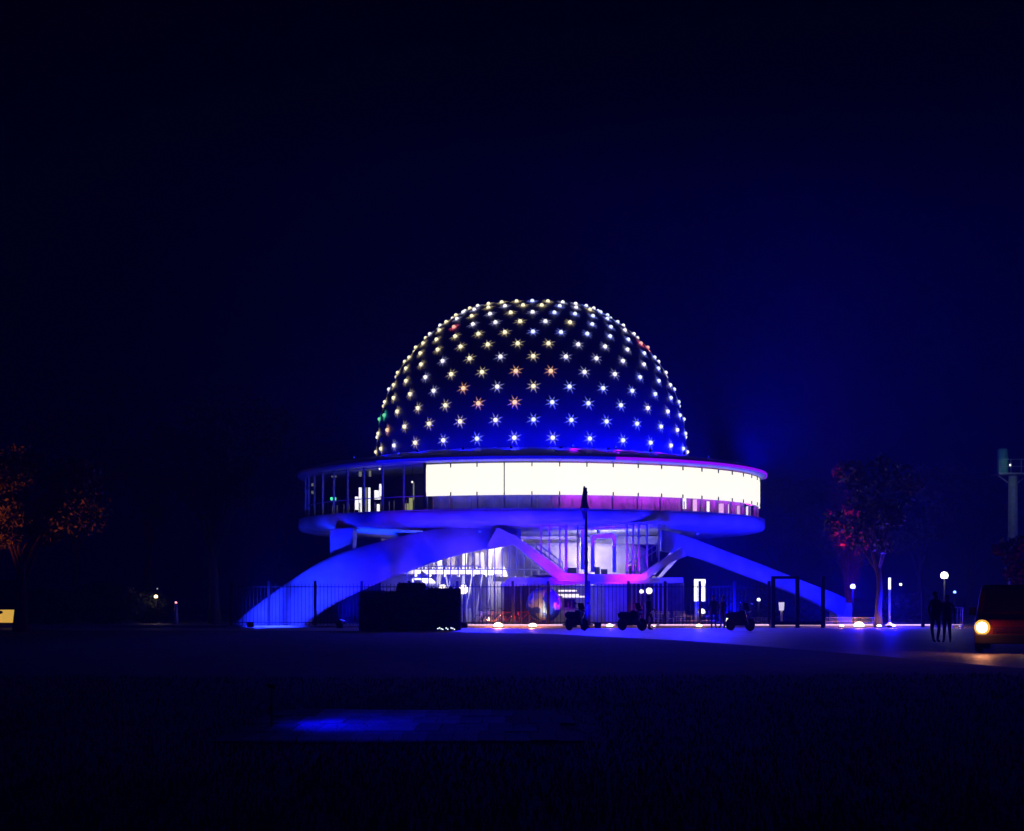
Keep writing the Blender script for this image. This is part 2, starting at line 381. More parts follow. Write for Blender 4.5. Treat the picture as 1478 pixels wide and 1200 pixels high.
# LED screen panels inside the glass
scrm = mat('led_screen', (.05, .05, .05), .5, em=(1, .94, .78), es=1.35)
q = MB()
RS = 14.62
aw = R(5.99)
def curved(mb, r0, r1, z0, z1, w, k=4, mi=0):
    vs = []; 
    for j in range(k+1):
        t = -w/2+w*j/k
        for r, z in ((r0, z0), (r0, z1), (r1, z1), (r1, z0)): vs.append(ring(t, r, z))
    fs = []
    for j in range(k):
        for e in range(4): fs.append((j*4+e, j*4+(e+1) % 4, (j+1)*4+(e+1) % 4, (j+1)*4+e))
    fs += [(0,1,2,3), (k*4+3, k*4+2, k*4+1, k*4)]; mb.add(vs, fs, mi)
curved(q, RS+.06, RS, 7.33, 9.1, aw); sm2 = q.mesh('screen_panel', scrm)
sm3 = []
for z_, h_ in ((9.02, .24), (7.42, .2)):
    q = MB(); q.box((0, -RS-.09, z_), (.06, .05, h_)); sm3.append(q.mesh('screen_clip', dark))
for i in range(-4, 15):
    a = R(-.6+6*i+3)
    inst('screen_panel', sm2, bld, M=Matrix.Rotation(a, 4, 'Z'))
    for s3 in sm3: inst('screen_clip', s3, bld, M=Matrix.Rotation(R(-.6+6*i), 4, 'Z'))
q = MB(); q.box((0, -RS-.09, 8.2), (.05, .05, 1.8)); inst('screen_joint', q.mesh('screen_joint', dark), bld, M=Matrix.Rotation(R(-6.6), 4, 'Z'))
for a in (R(-24.8), R(89.6)):
    q = MB(); q.box((0, -RS-.04, 8.0), (.12, .22, 2.7)); inst('screen_end_post', q.mesh('screen_end_post', dark), bld, M=Matrix.Rotation(a, 4, 'Z'))
# added strips: coloured glow below the screen, bloom stand-in along the roof edge
mag = emis('added_magenta_led', (.9, .002, .95), 40); pur = emis('bloom_purple_led', (.3, .004, 1), 1.1)
blu = emis('added_blue_led', (.01, .01, 1), 14)
for i in range(-4, 13):
    q = MB(); curved(q, RG-.35, RG-.42, 7.40, 7.45, R(4.8)); inst('light_strip', q.mesh('light_strip', blu if i < 1 else mag), bld, M=Matrix.Rotation(R(-.6+6*i+3), 4, 'Z'))
edb = emis('added_edge_blue_led', (.004, .004, 1), .8)
for i in range(-6, 15):  # added glowing strips in place of the screen's bloom above the ring
    q = MB(); curved(q, 15.09, 15.13, 9.29, 9.45, R(5.95)); inst('bloom_edge_strip', q.mesh('bloom_edge_strip', pur if i > 2 else edb), bld, M=Matrix.Rotation(R(-.6+6*i+3), 4, 'Z'))
# low parapet wall lit behind the glass
q = MB(); vs = []
for j in range(41):
    t = R(-25)+R(113)*j/40; vs += [ring(t, 13.7, 6.5)+Vector((CX,CY,0)), ring(t, 13.7, 7.6)+Vector((CX,CY,0))]
q.add(vs, [(2*j, 2*j+2, 2*j+3, 2*j+1) for j in range(40)]); B(q, 'parapet', mat('parapet_paint', (.3, .26, .42), .6, noise=.35, nscale=1.6))
# visitors' rail balusters behind the glass
q = MB(); q.box((0, -13.95, 6.85), (.05, .05, .68)); bl = q.mesh('baluster', alu)
for i in range(60):
    a = R(-60+150*i/59+random.uniform(-.8,.8)); inst('baluster', bl, bld, M=Matrix.Rotation(a, 4, 'Z'))

# ---- legs
def cat(P, t):
    n = len(P)-1; x = t*n; i = min(int(x), n-1); f = x-i
    p0, p1, p2, p3 = P[max(i-1,0)], P[i], P[i+1], P[min(i+2,n)]
    return .5*((2*p1)+(p2-p0)*f+(2*p0-5*p1+4*p2-p3)*f*f+(3*p1-p0-3*p2+p3)*f**3)
def leg(top, bot, Yf, Yb, thick, tilt, n=36):
    k = len(top); P = []
    T = [at(*top[i], Yf+(Yb-Yf)*i/(k-1)+tilt) for i in range(k)]; Bt = [at(*bot[i], Yf+(Yb-Yf)*i/(k-1)) for i in range(k)]
    m = MB(); vs = []
    for j in range(n+1):
        a = cat(T, j/n); b = cat(Bt, j/n); d = a-b
        sec = [b, b+d*.06+Vector((0,-.10,0)), b+d*.5+Vector((0,-.28,0)), a-d*.05+Vector((0,-.10,0)), a, a+Vector((0,thick,-.1)), b+Vector((0,thick,.1))]
        vs += sec
    q = 7; fs = []
    for j in range(n):
        for e in range(q): fs.append((j*q+e, (j+1)*q+e, (j+1)*q+(e+1) % q, j*q+(e+1) % q))
    fs += [tuple(range(q)), tuple(range(n*q+q-1, n*q-1, -1))]
    m.add(vs, fs, 0, True); return m
L = leg([(332,906),(358,883),(390,859),(420,838),(452,817),(485,801),(525,788),(575,775),(628,764),(690,757),(752,755)],
        [(436,906),(455,889),(487,869),(520,853),(550,840),(582,828),(620,814),(660,802),(700,793),(728,788),(752,786)], 86.6, 88.2, 2.6, .5)
lo = B(L, 'support_leg', concrete); 
L2 = leg([(1222,864),(1205,856),(1175,845),(1140,831),(1100,815),(1060,800),(1020,785),(985,772),(955,765)],
         [(1216,890),(1195,879),(1165,865),(1135,853),(1100,840),(1060,825),(1015,808),(985,801),(955,796)], 101, 88.2, 2.4, .3)
B(L2, 'support_leg', concrete)
g = MB(); g.box(at(1219, 880, 101)+Vector((0,1.2,-.5)), (1.0, 2.6, 1.9)); B(g, 'leg_footing', concrete, bevel=.1)
# diagonal strut between left leg and gallery floor
g = MB(); g.prism([(gx(478, 90), gz(764, 90)), (gx(512, 90), gz(762, 90)), (gx(510, 90), gz(800, 90)), (gx(478, 90), gz(812, 90))], 89.2, 91.6); B(g, 'strut', concrete, bevel=.12)
# bracket beam carrying the entrance bay
YB = 86.4
top = [(718,762),(745,775),(768,791),(818,828),(858,829),(900,829),(925,829),(960,806),(985,790)]
bot = [(700,793),(740,786),(750,792),(806,839),(858,841),(900,840),(930,838),(968,812),(990,803)]
poly = [(gx(a,YB), gz(b,YB)) for a, b in top]+[(gx(a,YB), gz(b,YB)) for a, b in reversed(bot)]
g = MB()
nb = len(top)
for i in range(nb-1):
    q4 = [top[i], top[i+1], bot[i+1], bot[i]]; g.prism([(gx(a,YB), gz(b,YB)) for a, b in q4], YB-.35, YB+1.6)
B(g, 'bracket_beam', concrete)
g = MB(); z = gz(830, YB); g.prism([(gx(770,YB), z+.02), (gx(950,YB), z+.02), (gx(940,YB), z-.22), (gx(800,YB), z-.22)], YB+1.61, YB+9); B(g, 'bay_floor', concrete_d)
# bay glazing
YG = YB-.05
xs_m = [781,793,808,817,834,845,905,914,922,934,951]
def beam_top(px): return float(np.interp(px, [t[0] for t in top], [t[1] for t in top]))
for px in xs_m:
    g = MB(); z0, z1 = gz(beam_top(px)+1, YG), 5.78; g.box((gx(px,YG), YG, (z0+z1)/2), (.1 if px not in (817,845) else .16, .16, z1-z0)); B(g, 'bay_mullion', mullm)
edges = [758]+xs_m+[962]
for a, b in zip(edges[:-1], edges[1:]):
    g = MB(); xa, xb = gx(a,YG)+.06, gx(b,YG)-.06; z1 = 5.74; za, zb = gz(beam_top(a)-1,YG), gz(beam_top(b)-1,YG)
    g.prism([(xa,za),(xb,zb),(xb,z1),(xa,z1)], YG+.02, YG+.04); B(g, 'bay_pane', pane_m)
g = MB(); g.box((gx(860,YG), YG-.1, 5.8), (gx(968,YG)-gx(752,YG), .3, .12)); B(g, 'bay_head_rail', concrete)
# bright inner portal arch
YP = 88.6
g = MB()
for a, b, c_, d_ in ((853,773,858,826),(884,773,889,826)): g.box(((gx(a,YP)+gx(c_,YP))/2, YP, (gz(b,YP)+gz(d_,YP))/2), (gx(c_,YP)-gx(a,YP), .5, gz(b,YP)-gz(d_,YP)))
g.prism([(gx(853,YP),gz(777,YP)),(gx(889,YP),gz(777,YP)),(gx(884,YP),gz(770,YP)),(gx(870,YP),gz(771,YP)),(gx(857,YP),gz(773,YP))], YP-.26, YP+.26)
B(g, 'portal_frame', white)
g = MB(); g.box(((gx(838,YP)+gx(849,YP))/2, YP+.3, (gz(752,YP)+gz(826,YP))/2), (gx(849,YP)-gx(839,YP), .4, gz(760,YP)-gz(826,YP))); B(g, 'pillar', white)
# drum wall behind the bay, lit
g = MB(); g.lathe([(5.0, 2.9), (5.0, 4.6), (4.4, 4.9)], 48, (CX+2.2, 96.5, 0), PI, 2*PI); B(g, 'bay_drum_wall', cream)
# upper ceiling bulkhead
g = MB(); g.box((gx(860,95), 95.5, 5.1), (9, 4, .5)); B(g, 'bay_ceiling', concrete_d)
# stair rails crossing the bay
g = MB()
for k_ in range(2):
    g.bar(at(774,784+k_*8,87.6), at(812,812+k_*8,87.6), .07)
    g.bar(at(948,785+k_*9,87.6), at(905,815+k_*7,87.6), .07)
for t in np.linspace(0, 1, 7):
    a = at(774,784,87.6).lerp(at(812,812,87.6), t); g.bar(a, a-Vector((0,0,.9)), .05)
    a = at(948,785,87.6).lerp(at(905,815,87.6), t); g.bar(a, a-Vector((0,0,.8)), .05)
B(g, 'stair_rail', alu)
# ---- ground floor: left glazed hall
for i in range(16):
    px = 600+i*10.3; Yq = 93.6+random.random()*2
    for z_ in ((5.02,) if i % 2 else (gz(826,94)-.2,)):
        if z_ > 4 and px < 640: continue
        g = MB(); g.ball((gx(px,Yq), Yq, z_), .1, 8); B(g, 'hall_lamp', emis('hall_bulb', (1,.9,.85), 2.5))
for i in range(26):
    px = 590+i*4.9; g = MB(); g.bar((gx(px,93.4), 93.4, gz(827,93.4)), (gx(px,93.4), 93.4, gz(818,93.4)), .025); B(g, 'mezzanine_baluster', white)
for i in range(9):
    px = 610+i*15; g = MB(); a_ = random.choice((-.5,.5,0,.3)); g.bar((gx(px,94.4), 94.4, .1), (gx(px,94.4)+a_, 94.4, gz(828,94.4)), .07, .07); B(g, 'hall_strut', white)
YH = 91.6
hall_top = lambda px: float(np.interp(px, [520,582,620,660,700,745,765,806], [852,829,815,803,794,788,800,842]))
hb = 872
for i, px in enumerate(np.arange(587, 806, 10.6)):
    yt = hall_top(px)-3; g = MB(); g.box((gx(px,YH), YH, (gz(yt,YH)+.1)/2), (.07, .1, gz(yt,YH)-.1)); B(g, 'hall_mullion', mullm)
for px in np.arange(587, 796, 21.2):
    xa, xb = gx(px,YH)+.05, gx(px+21.2,YH)-.05
    g = MB(); g.prism([(xa,.1),(xb,.1),(xb,gz(hall_top(px+21.2)-3,YH)),(xa,gz(hall_top(px)-3,YH))], YH+.02, YH+.04); B(g, 'hall_pane', pane_m)
g = MB(); zt = gz(844, YH)
g.bar((gx(587,YH), YH-.02, zt+.9), (gx(806,YH), YH-.02, zt+.9), .06)
B(g, 'hall_transom', mullm)
g = MB(); g.box((gx(690,96), 98.4, 2.9), (12.5, .3, 5.8)); B(g, 'hall_back_wall', lilac)
g = MB(); g.box((gx(690,95), 95.8, gz(826,94)), (11.5, 4.6, .26)); B(g, 'mezzanine', cream)
g = MB(); g.box((gx(700,95), 95.2, 5.2), (11, 6.0, .18)); B(g, 'hall_ceiling', cream)
g = MB(); g.bar((gx(590,93.4), 93.4, gz(818,93.4)), (gx(690,93.4), 93.4, gz(817,93.4)), .07); g.bar(at(690,817,93.4), at(700,829,93.4), .1); g.bar(at(700,829,93.4), at(712,829,93.4), .1)
B(g, 'mezzanine_rail', white)
for px, top_, bt_ in ((632,806,872),(668,798,872),(706,793,872),(758,796,872)):
    g = MB(); g.tube([at(px, bt_, 94.6), at(px+3, top_, 94.6)], .13, 10); B(g, 'hall_column', white)
g = MB(); 
g.bar(at(606,829,93.2), at(633,852,93.2), .16, .5); g.bar(at(596,836,93.2), at(600,857,93.2), .1); g.bar(at(596,836,93.2), at(612,836,93.2), .1); g.bar(at(612,829,93.2), at(622,838,93.2), .1)
for t in np.linspace(0,1,9): p = at(606,829,93.2).lerp(at(633,852,93.2), t); g.box(p+Vector((0,.4,0)), (.22,.9,.04))
B(g, 'hall_stair', white)
# ---- entrance / ground floor under the bay
YE = 89.5
g = MB(); g.prism([(gx(722,YE-2),gz(846,YE-2)),(gx(735,YE-2),gz(834,YE-2)),(gx(985,YE-2),gz(834,YE-2)),(gx(985,YE-2),gz(841,YE-2)),(gx(740,YE-2),gz(846,YE-2))], YE-2.4, YE+5); B(g, 'entrance_roof', concrete)
g = MB(); g.box(((gx(872,YE)+gx(908,YE))/2, YE, gz(842,YE)/2), (gx(908,YE)-gx(872,YE), .5, gz(842,YE)-.02)); B(g, 'entrance_wall', concrete)
g = MB(); g.box((gx(820,94), 94.5, 1.3), (9.5, .3, 2.6)); B(g, 'lobby_back_wall', cream)
stripm = emis('ceiling_light', (1, .85, .9), 1.6)
for py, x0_, x1_ in ((843.5,812,858),(853,806,832),(859,800,836),(861.5,812,846)):
    Yq = 90.5 if py < 850 else 92
    g = MB(); g.box(((gx(x0_,Yq)+gx(x1_,Yq))/2, Yq, gz(py,Yq)), (gx(x1_,Yq)-gx(x0_,Yq), .3, .1)); B(g, 'lobby_light', stripm)
g = MB(); g.box(((gx(727,90)+gx(780,90))/2, 90, 1.2), (gx(780,90)-gx(727,90), .2, 2.4)); B(g, 'dark_side_wall', mat('dark_panel', (.08,.07,.12), .6, noise=.3))
for px in (742, 752, 764, 775, 786, 796, 850, 862):
    g = MB(); g.box((gx(px,89), 89, 1.25), (.08, .12, 2.5)); B(g, 'lobby_mullion', mullm)
g = MB()
for a, b in ((820,856),): 
    g.box(at(822,872,91.4), (.9, .3, .75)); 
B(g, 'ticket_counter', cream); 
g = MB(); g.box(at(822,871,91.2), (.62, .1, .5)); B(g, 'counter_screen', black)
# right side stair and slats
g = MB()
for k_ in range(2): g.bar(at(986-k_*7,792,93), at(948-k_*7,834,93), .22, .4)
B(g, 'outer_stair', cream)
for i in range(9):
    px = 912+i*6.4; g = MB(); g.bar((gx(px,91), 91, .02), (gx(px,91), 91, gz(836,91)), .07); B(g, 'slat', cream)
g = MB(); g.box((gx(940,93), 94, 1.3), (4.2, .2, 2.6)); B(g, 'side_wall', mat('brown_panel', (.12, .07, .07), .7, noise=.4))
lampb = emis('warm_bulb', (1, .9, .75), 2.5)
for px, py, s in ((926,854,.12),(937,853,.18),(669,851,.26),(639,850,.24)):
    Yq = 85.5 if px > 700 else 84.6
    t = empty('wall_lamp', at(px,py,Yq), {926:'small round lamp left of the pair beside the dark stair slats',937:'brighter round lamp right of the pair beside the dark stair slats',669:'larger white floodlight above the hedge under the glazed hall',639:'white floodlight above the hedge left of its bigger twin'}[px], 'lamp')
    q = MB(); q.ball((0,0,0), s, 12); q.build('bulb', lampb, t); q = MB(); q.tube([(0,.1,-s*.8),(0,.15,-at(px,py,Yq).z+.01)], .03, 6); q.build('post', dark, t)
    light('POINT', 'bulb_light', at(px,py,Yq)+Vector((0,-.35,0)), 3 if px < 700 else 2, (1,.85,.8), t, size=.1)

# ------------------------------------------------------------------ interior lights
def area(loc, e, c, s, sy, tgt): return light('AREA', 'interior_light', loc, e, c, bld, tgt, s, sy=sy)
area((gx(690,95), 94.6, 5.0), 480, (1, .86, .9), 8, 2, (gx(690,95), 96.5, 0))
area((gx(690,95), 93.2, 3.0), 180, (.95, .85, 1), 8, 1, (gx(690,95), 98, 1.2))
area((gx(865,90), 88.9, 4.9), 330, (1, .86, .78), 4, .5, (gx(865,92), 91.6, 3.6))
area((gx(820,92), 91.5, 2.55), 22, (1, .85, .9), 4, 1, (gx(820,92), 94, .8))

area((gx(860,88), 87.2, 5.5), 420, (.005,.005,1), 6, .5, (gx(860,92), 93, 4.6))
# ------------------------------------------------------------------ things in the hall
def displays():
    ORD = ['first','second','third','fourth','fifth','sixth','seventh','eighth','ninth','tenth','eleventh','twelfth','thirteenth','fourteenth']
    k_ = 0
    for floor_z, Yf, xr, nn in ((.02, 96.2, (596, 742), 14), (gz(826,94)+.14, 96.6, (612, 735), 12)):
        for i in range(nn):
            px = xr[0]+(xr[1]-xr[0])*(i+random.uniform(.1,.9))/nn
            h = random.uniform(.7, 1.5); wd = random.uniform(.18, .6); Y = Yf+random.uniform(-1.2, 1)
            e = empty('display_stand', (gx(px,Y), Y, floor_z), 'white exhibition stand in the glazed hall, %s from left on its %s floor' % (ORD[i], 'ground' if floor_z < 1 else 'upper'), 'display stand', 'white exhibition stands in the glazed hall')
            e.rotation_euler.z = random.uniform(-.5,.5)
            q = MB(); q.box((0,0,.03), (wd*1.2,.4,.06)); q.build('foot_plate', alu, e)
            q = MB(); q.box((0,0,.06+h/2), (wd,.06,h), M=Matrix.Rotation(random.uniform(-.12,.12),3,'Y')); q.build('panel', white if random.random()<.7 else cream, e)
displays()
# people-height cabinet shapes seen in the bay
for i, (px, pw, ph, lab) in enumerate(((862,7,10,'dark cabinet at the left inside the bright portal'),(872,9,7,'low dark cabinet in the middle of the bright portal'),(824,16,9,'long dark counter left of the pillar in the bright bay'),(912,8,12,'dark cabinet behind the glass right of the portal'))):
    Y = 90.2; e = empty('cabinet', (gx(px,Y), Y, gz(830,Y)+.05), lab, 'cabinet')
    q = MB(); q.box((0,0,ph/24.5/2), (pw/24.5,.5,ph/24.5)); q.build('carcass', dark, e, bevel=.02)
    q = MB(); q.box((0,0,ph/24.5+.02), (pw/24.5+.06,.56,.04)); q.build('top', cream, e)

# gallery left: bright interior panels, exit sign
def gal(px, py0, py1, wpx, m, label, cat_='light', name='gallery_lamp', r=12.6):
    th = math.asin(max(-.99, min(.99, (gx(px, 92)-CX)/r))); P = ring(th, r)+Vector((CX,CY,0)); Y = P.y
    z0, z1 = gz(py1,Y), gz(py0,Y); X = gx(px,Y)
    e = empty(name, (X, Y, z0), label, cat_)
    q = MB(); q.box((0,0,(z1-z0)/2), (wpx/F*Y, .08, z1-z0)); q.build('panel', m, e)
    q = MB(); q.box((0,.09,(z1-z0)/2), (wpx/F*Y+.06, .08, z1-z0+.06)); q.build('backing', dark, e)
    return e
pw = emis('panel_white', (1, .93, .82), 2.2); pd = emis('panel_dim', (.8, .8, .62), .35); ye = emis('panel_yellow', (.62, .6, .2), .8)
gal(520, 704, 743, 4, pw, 'tall slim white light panel at far left of the gallery')
gal(515, 717, 736, 5, pw, 'short white light panel beside the tall slim one')
gal(533, 704, 742, 3, pw, 'thin white light panel with grey upright beside it')
gal(528, 704, 742, 4, pd, 'dim grey light panel between two brighter ones')
gal(545, 708, 721, 9, pw, 'square bright light panel in the gallery left of the screen')
gal(549, 699, 716, 3, pw, 'narrow bright panel rising above the square one')
gal(546, 728, 741, 4, pw, 'small leaning white panel near gallery floor')
gal(520, 680, 688, 4, pd, 'small grey light box high in gallery, left one')
gal(534, 680, 688, 3, pd, 'small grey light box high in gallery, right one')
gal(594, 719, 737, 7, ye, 'olive yellow lit curved panel beside the screen end', r=13.2)
gal(587, 727, 737, 7, ye, 'lower olive yellow panel left of the tall olive one', r=13.2)
gal(597, 697, 738, 1.6, pd, 'thin pale vertical light tube just left of the big screen', r=13.4)
gal(481, 718, 722.5, 8, emis('exit_green', (.1, 1, .4), 2.2), 'small glowing green exit sign in dark left end of gallery', 'exit sign', 'exit_sign', r=13.6)
gal(451, 709, 713, 3, pd, 'tiny white light at dark left end of gallery, lower one')
gal(451, 698, 702, 3, pd, 'tiny white light at dark left end of gallery, upper one')
gal(482, 687, 689, 7, pd, 'small flat ceiling light above the green exit sign')
pk = emis('panel_pink', (1,.5,.85), 1.6)
for i, (px, y0, y1, w_) in enumerate(((988,719,735,5),(1003,721,738,6),(1022,724,739,4),(1041,727,741,7),(1053,728,742,4),(1066,730,744,5),(1080,731,746,6))):
    gal(px, y0, y1, w_, pk if i % 2 else pw, ('first','second','third','fourth','fifth','sixth','last')[i]+' pinkish glowing panel from left under the right part of the screen', r=14.1)
# pendant spotlights
for px, py, lab in ((548,677,'tiny ceiling spotlight above the bright square panel'),(595,696,'tiny ceiling spotlight above the olive panel')):
    Y = 89.0; P = at(px,py,Y); e = empty('spotlight', P, lab, 'spotlight')
    q = MB(); q.ball((0,0,0), .06, 8); q.build('bulb', lampb, e); q = MB(); q.tube([(0,0,.05),(0,0,max(.1,9.19-P.z))], .015, 6); q.build('stem', dark, e)

# ------------------------------------------------------------------ blue floodlights (things)
fl_lens = emis('flood_lens_blue', (.02, .03, 1), 2)
def flood(loc, target, energy, label, color=BLUE, angle=70, scale=1, blend=.8, size=.25):
    loc = Vector(loc); e = empty('floodlight', loc, label, 'floodlight', 'floodlights washing the planetarium')
    d = (Vector(target)-loc).normalized(); q3 = d.to_track_quat('Z','Y').to_matrix()
    c = Vector((0,0,.22*scale))
    q = MB(); q.box(c-d*.06, (.34*scale,.26*scale,.14*scale), M=q3); q.build('housing', dark, e)
    q = MB(); q.box(c+d*.02*scale, (.3*scale,.22*scale,.02), M=q3); q.build('lens', fl_lens, e)
    q = MB(); q.box((0,0,.02), (.3*scale,.2*scale,.04)); q.tube([(0,0,.03),(0,0,.2*scale)], .02, 6); q.build('bracket', dark, e)
    o = light('SPOT', 'flood_beam', loc+c+d*.12, energy, color, e, target, size, angle, blend)
    return e
P = 1.0
# roof floods on the dome base
for i, a in enumerate((-62, -47, -33, -19, -6, 7, 20, 33, 46, 60, 74, 88)):
    th = R(a); p = ring(th, 12.4, 10.1)+Vector((CX,CY,0)); e_ = [40,80,140,220,300,360,420,460,500,520,520,450][i]
    flood(p, ring(th, 9.6, 11.0)+Vector((CX,CY,0)), e_*4.0, 'small blue floodlight on the roof ring at the foot of the dome, '+('leftmost','second from left','third from left','fourth from left','fifth from left','sixth from left','sixth from right','fifth from right','fourth from right','third from right','second from right','rightmost')[i], angle=150, scale=.45)
for i, (a, en) in enumerate(((-35, 3000), (30, 5500), (68, 7500), (95, 7500))):  # added lamps aimed into the air to raise a halo
    p = ring(R(a), 13.6, 9.84)+Vector((CX,CY,0))
    flood(p, p+ring(R(a), 2.0, 2.2), en, 'added blue floodlight near the roof edge raising a halo in the haze, '+('leftmost','second from left','third from left','rightmost')[i], angle=150, blend=1, scale=.45)
for i, a in enumerate((12, 26, 40)):  # added lamps whose purple wash stands in for screen bloom
    p = ring(R(a), 11.0, 10.35)+Vector((CX,CY,0))
    flood(p, ring(R(a+4), 14.6, 9.6)+Vector((CX,CY,0)), 130, 'added purple floodlight standing in for screen bloom on the front right roof, '+('left','middle','right')[i]+' one', color=(.26,.001,1), angle=140, scale=.4)
# general blue wash on dome + haze glow: tall-mast wash replaced by ground floods in front
flood((-13.5, 79.5, .02), at(425, 870, 87), 15000, 'blue floodlight on the ground before the foot of the left leg', color=(.012,.024,1), angle=58)
flood((-9.0, 80.5, .02), at(560, 800, 88), 8500, 'blue floodlight on the ground before the middle of the left leg', angle=60)
flood((-10.2, 92.5, .02), (-7.5, 91.5, 6.0), 8000, 'blue floodlight behind the left leg aimed at the slab underside', color=(.001,.03,1), angle=75)
flood((-2.5, 80.8, .02), (-1, 86, 6.6), 7500, 'blue floodlight behind the fence aimed at the front rim', angle=100)
flood((4.5, 80.8, .02), (4, 86, 6.6), 8500, 'blue floodlight behind the fence under the bracket beam', angle=100)
flood((11.5, 82.0, .02), (11.5, 90, 6.6), 12000, 'blue floodlight on the ground below the right rim', angle=100)
flood((18.5, 88, .02), at(1080, 812, 92), 7500, 'blue floodlight on the ground before the right leg', angle=75)
flood((21.6, 96, .02), at(1205, 872, 101), 4000, 'blue floodlight close to the foot of the right leg', angle=80)
for nm_, th_, tx in (('leftmost', -12, -1), ('middle', 14, 7.5), ('rightmost', 40, 13)):  # added lamps under the rim to brighten the forecourt
    p = ring(R(th_), 14.7, 5.2)+Vector((CX,CY,0))
    flood(p, (tx+(tx-4)*.25, 71, 0), 12000, 'added blue floodlight under the gallery rim brightening the forecourt, '+nm_, angle=70, scale=.45)
flood((4.6, 84.6, .02), (6.3, 89.3, 1.6), 900, 'added blue floodlight behind the fence brightening the plain entrance wall', angle=60, scale=.6)  # added lamp that turns the entrance wall vivid blue
Y = 19.3; e = empty('added_slab_light', (gx(392,Y), Y, .01), 'added slim dark spotlight on a thin stake brightening the pale stone slabs', 'added light')  # added spotlight to brighten the slabs from the left
q = MB(); q.tube([(0,0,0),(0,0,.5)], .012, 6); q.build('added_slab_light_spike', black, e)
q = MB(); q.tube([(-.05,0,.53),(.05,0,.515)], [.022,.035], 8); q.build('hood', black, e)
light('SPOT', 'added_slab_beam', (gx(392,Y)+.12, Y+.2, .75), 60, BLUE, e, (gx(560,Y), Y+.3, .03), .25, 150, 1)
# magenta flood on beam
flood((3.3, 82.2, .02), at(806, 830, 86), 4200, 'magenta floodlight left of the entrance under the bracket beam', color=(.34,.001,.9), angle=46)
flood((6.9, 82.2, .02), at(905, 832, 86), 3400, 'magenta floodlight right of the entrance under the bracket beam', color=(.8,.002,.7), angle=36)

# ------------------------------------------------------------------ fence
YF = 83.15
fx0, fx1 = gx(334,YF), gx(1110,YF)
fence = empty('railing_fence', (fx0, YF, .12), 'long dark vertical-bar railing on the kerb in front of the planetarium', 'fence')
q = MB(); q.tube([(0,0,0),(0,0,2.25)], .016, 6, smooth=False); barm = q.mesh('bar', dark)
nbar = int((fx1-fx0)/.2)
for i in range(nbar+1): inst('bar', barm, fence, (i*.2, random.uniform(-.004,.004), 0))
q = MB(); q.box((0,0,1.2), (.14,.14,2.4)); postm = q.mesh('post', dark)
for px in (334, 388, 455, 522, 590, 660, 740, 791, 850, 907, 960, 1010, 1060, 1110): inst('post', postm, fence, (gx(px,YF)-fx0, .0, 0))
for z in (.16, 2.08): q = MB(); q.box(((fx1-fx0)/2, 0, z), (fx1-fx0, .04, .05)); q.build('rail', dark, fence)
# low mesh fence to the right
def low_fence(x0_, x1_, h, label, m, step=.09, Y=83.2):
    xa, xb = gx(x0_,Y), gx(x1_,Y); e = empty('low_fence', (xa, Y, .12), label, 'fence')
    q = MB(); q.tube([(0,0,0),(0,0,h)], .012, 5, smooth=False); me = q.mesh('wire', m)
    n = max(3, int((xb-xa)/step))
    for i in range(n+1): inst('wire', me, e, ((xb-xa)*i/n, 0, 0))
    for z in (.06, h*.5, h): q = MB(); q.box(((xb-xa)/2,0,z), (xb-xa,.02,.025)); q.build('rail', m, e)
    return e
fm = mat('galvanised', (.5,.45,.42), .5, .3)
low_fence(1192, 1262, .42, 'low galvanised mesh fence lit orange right of the black portal', fm)
low_fence(1084, 1112, .42, 'short low galvanised fence left of the black portal', fm)
low_fence(976, 1034, .5, 'low white barrier around the lit totem', white, .25, 83.3)
low_fence(1292, 1328, .3, 'low dark fence between the slim light column and the dark post', dark, .2)
# LED strips on the kerb
ledm = emis('kerb_led', (1, .6, .9), 1.9)
snm = ['longest thin light strip on the kerb, below bicycles and globe','short kerb light strip behind the left motorcycle','kerb light strip just right of the flagpole','kerb light strip behind the middle motorcycle','long kerb light strip below the lit totem','shortest kerb light strip by the glowing cone','kerb light strip just left of the black portal','kerb light strip beneath the black portal','kerb light strip before the orange-lit mesh fence','kerb light strip right of the slim light column','tiny kerb light strip left of the standing couple','kerb light strip right of the standing couple']
segs = [(662,812),(818,848),(856,888),(914,948),(952,1048),(1052,1060),(1088,1110),(1114,1188),(1192,1260),(1278,1330),(1334,1344),(1372,1388)]
for i, (a, b) in enumerate(segs):
    xa, xb = gx(a,83.0), gx(b,83.0)
    q = MB(); q.box(((xa+xb)/2, 83.02, .145), (xb-xa, .04, .045)); o = q.build('light_strip', ledm)
    tag(o, snm[i], 'light strip', 'light strips along the kerb')
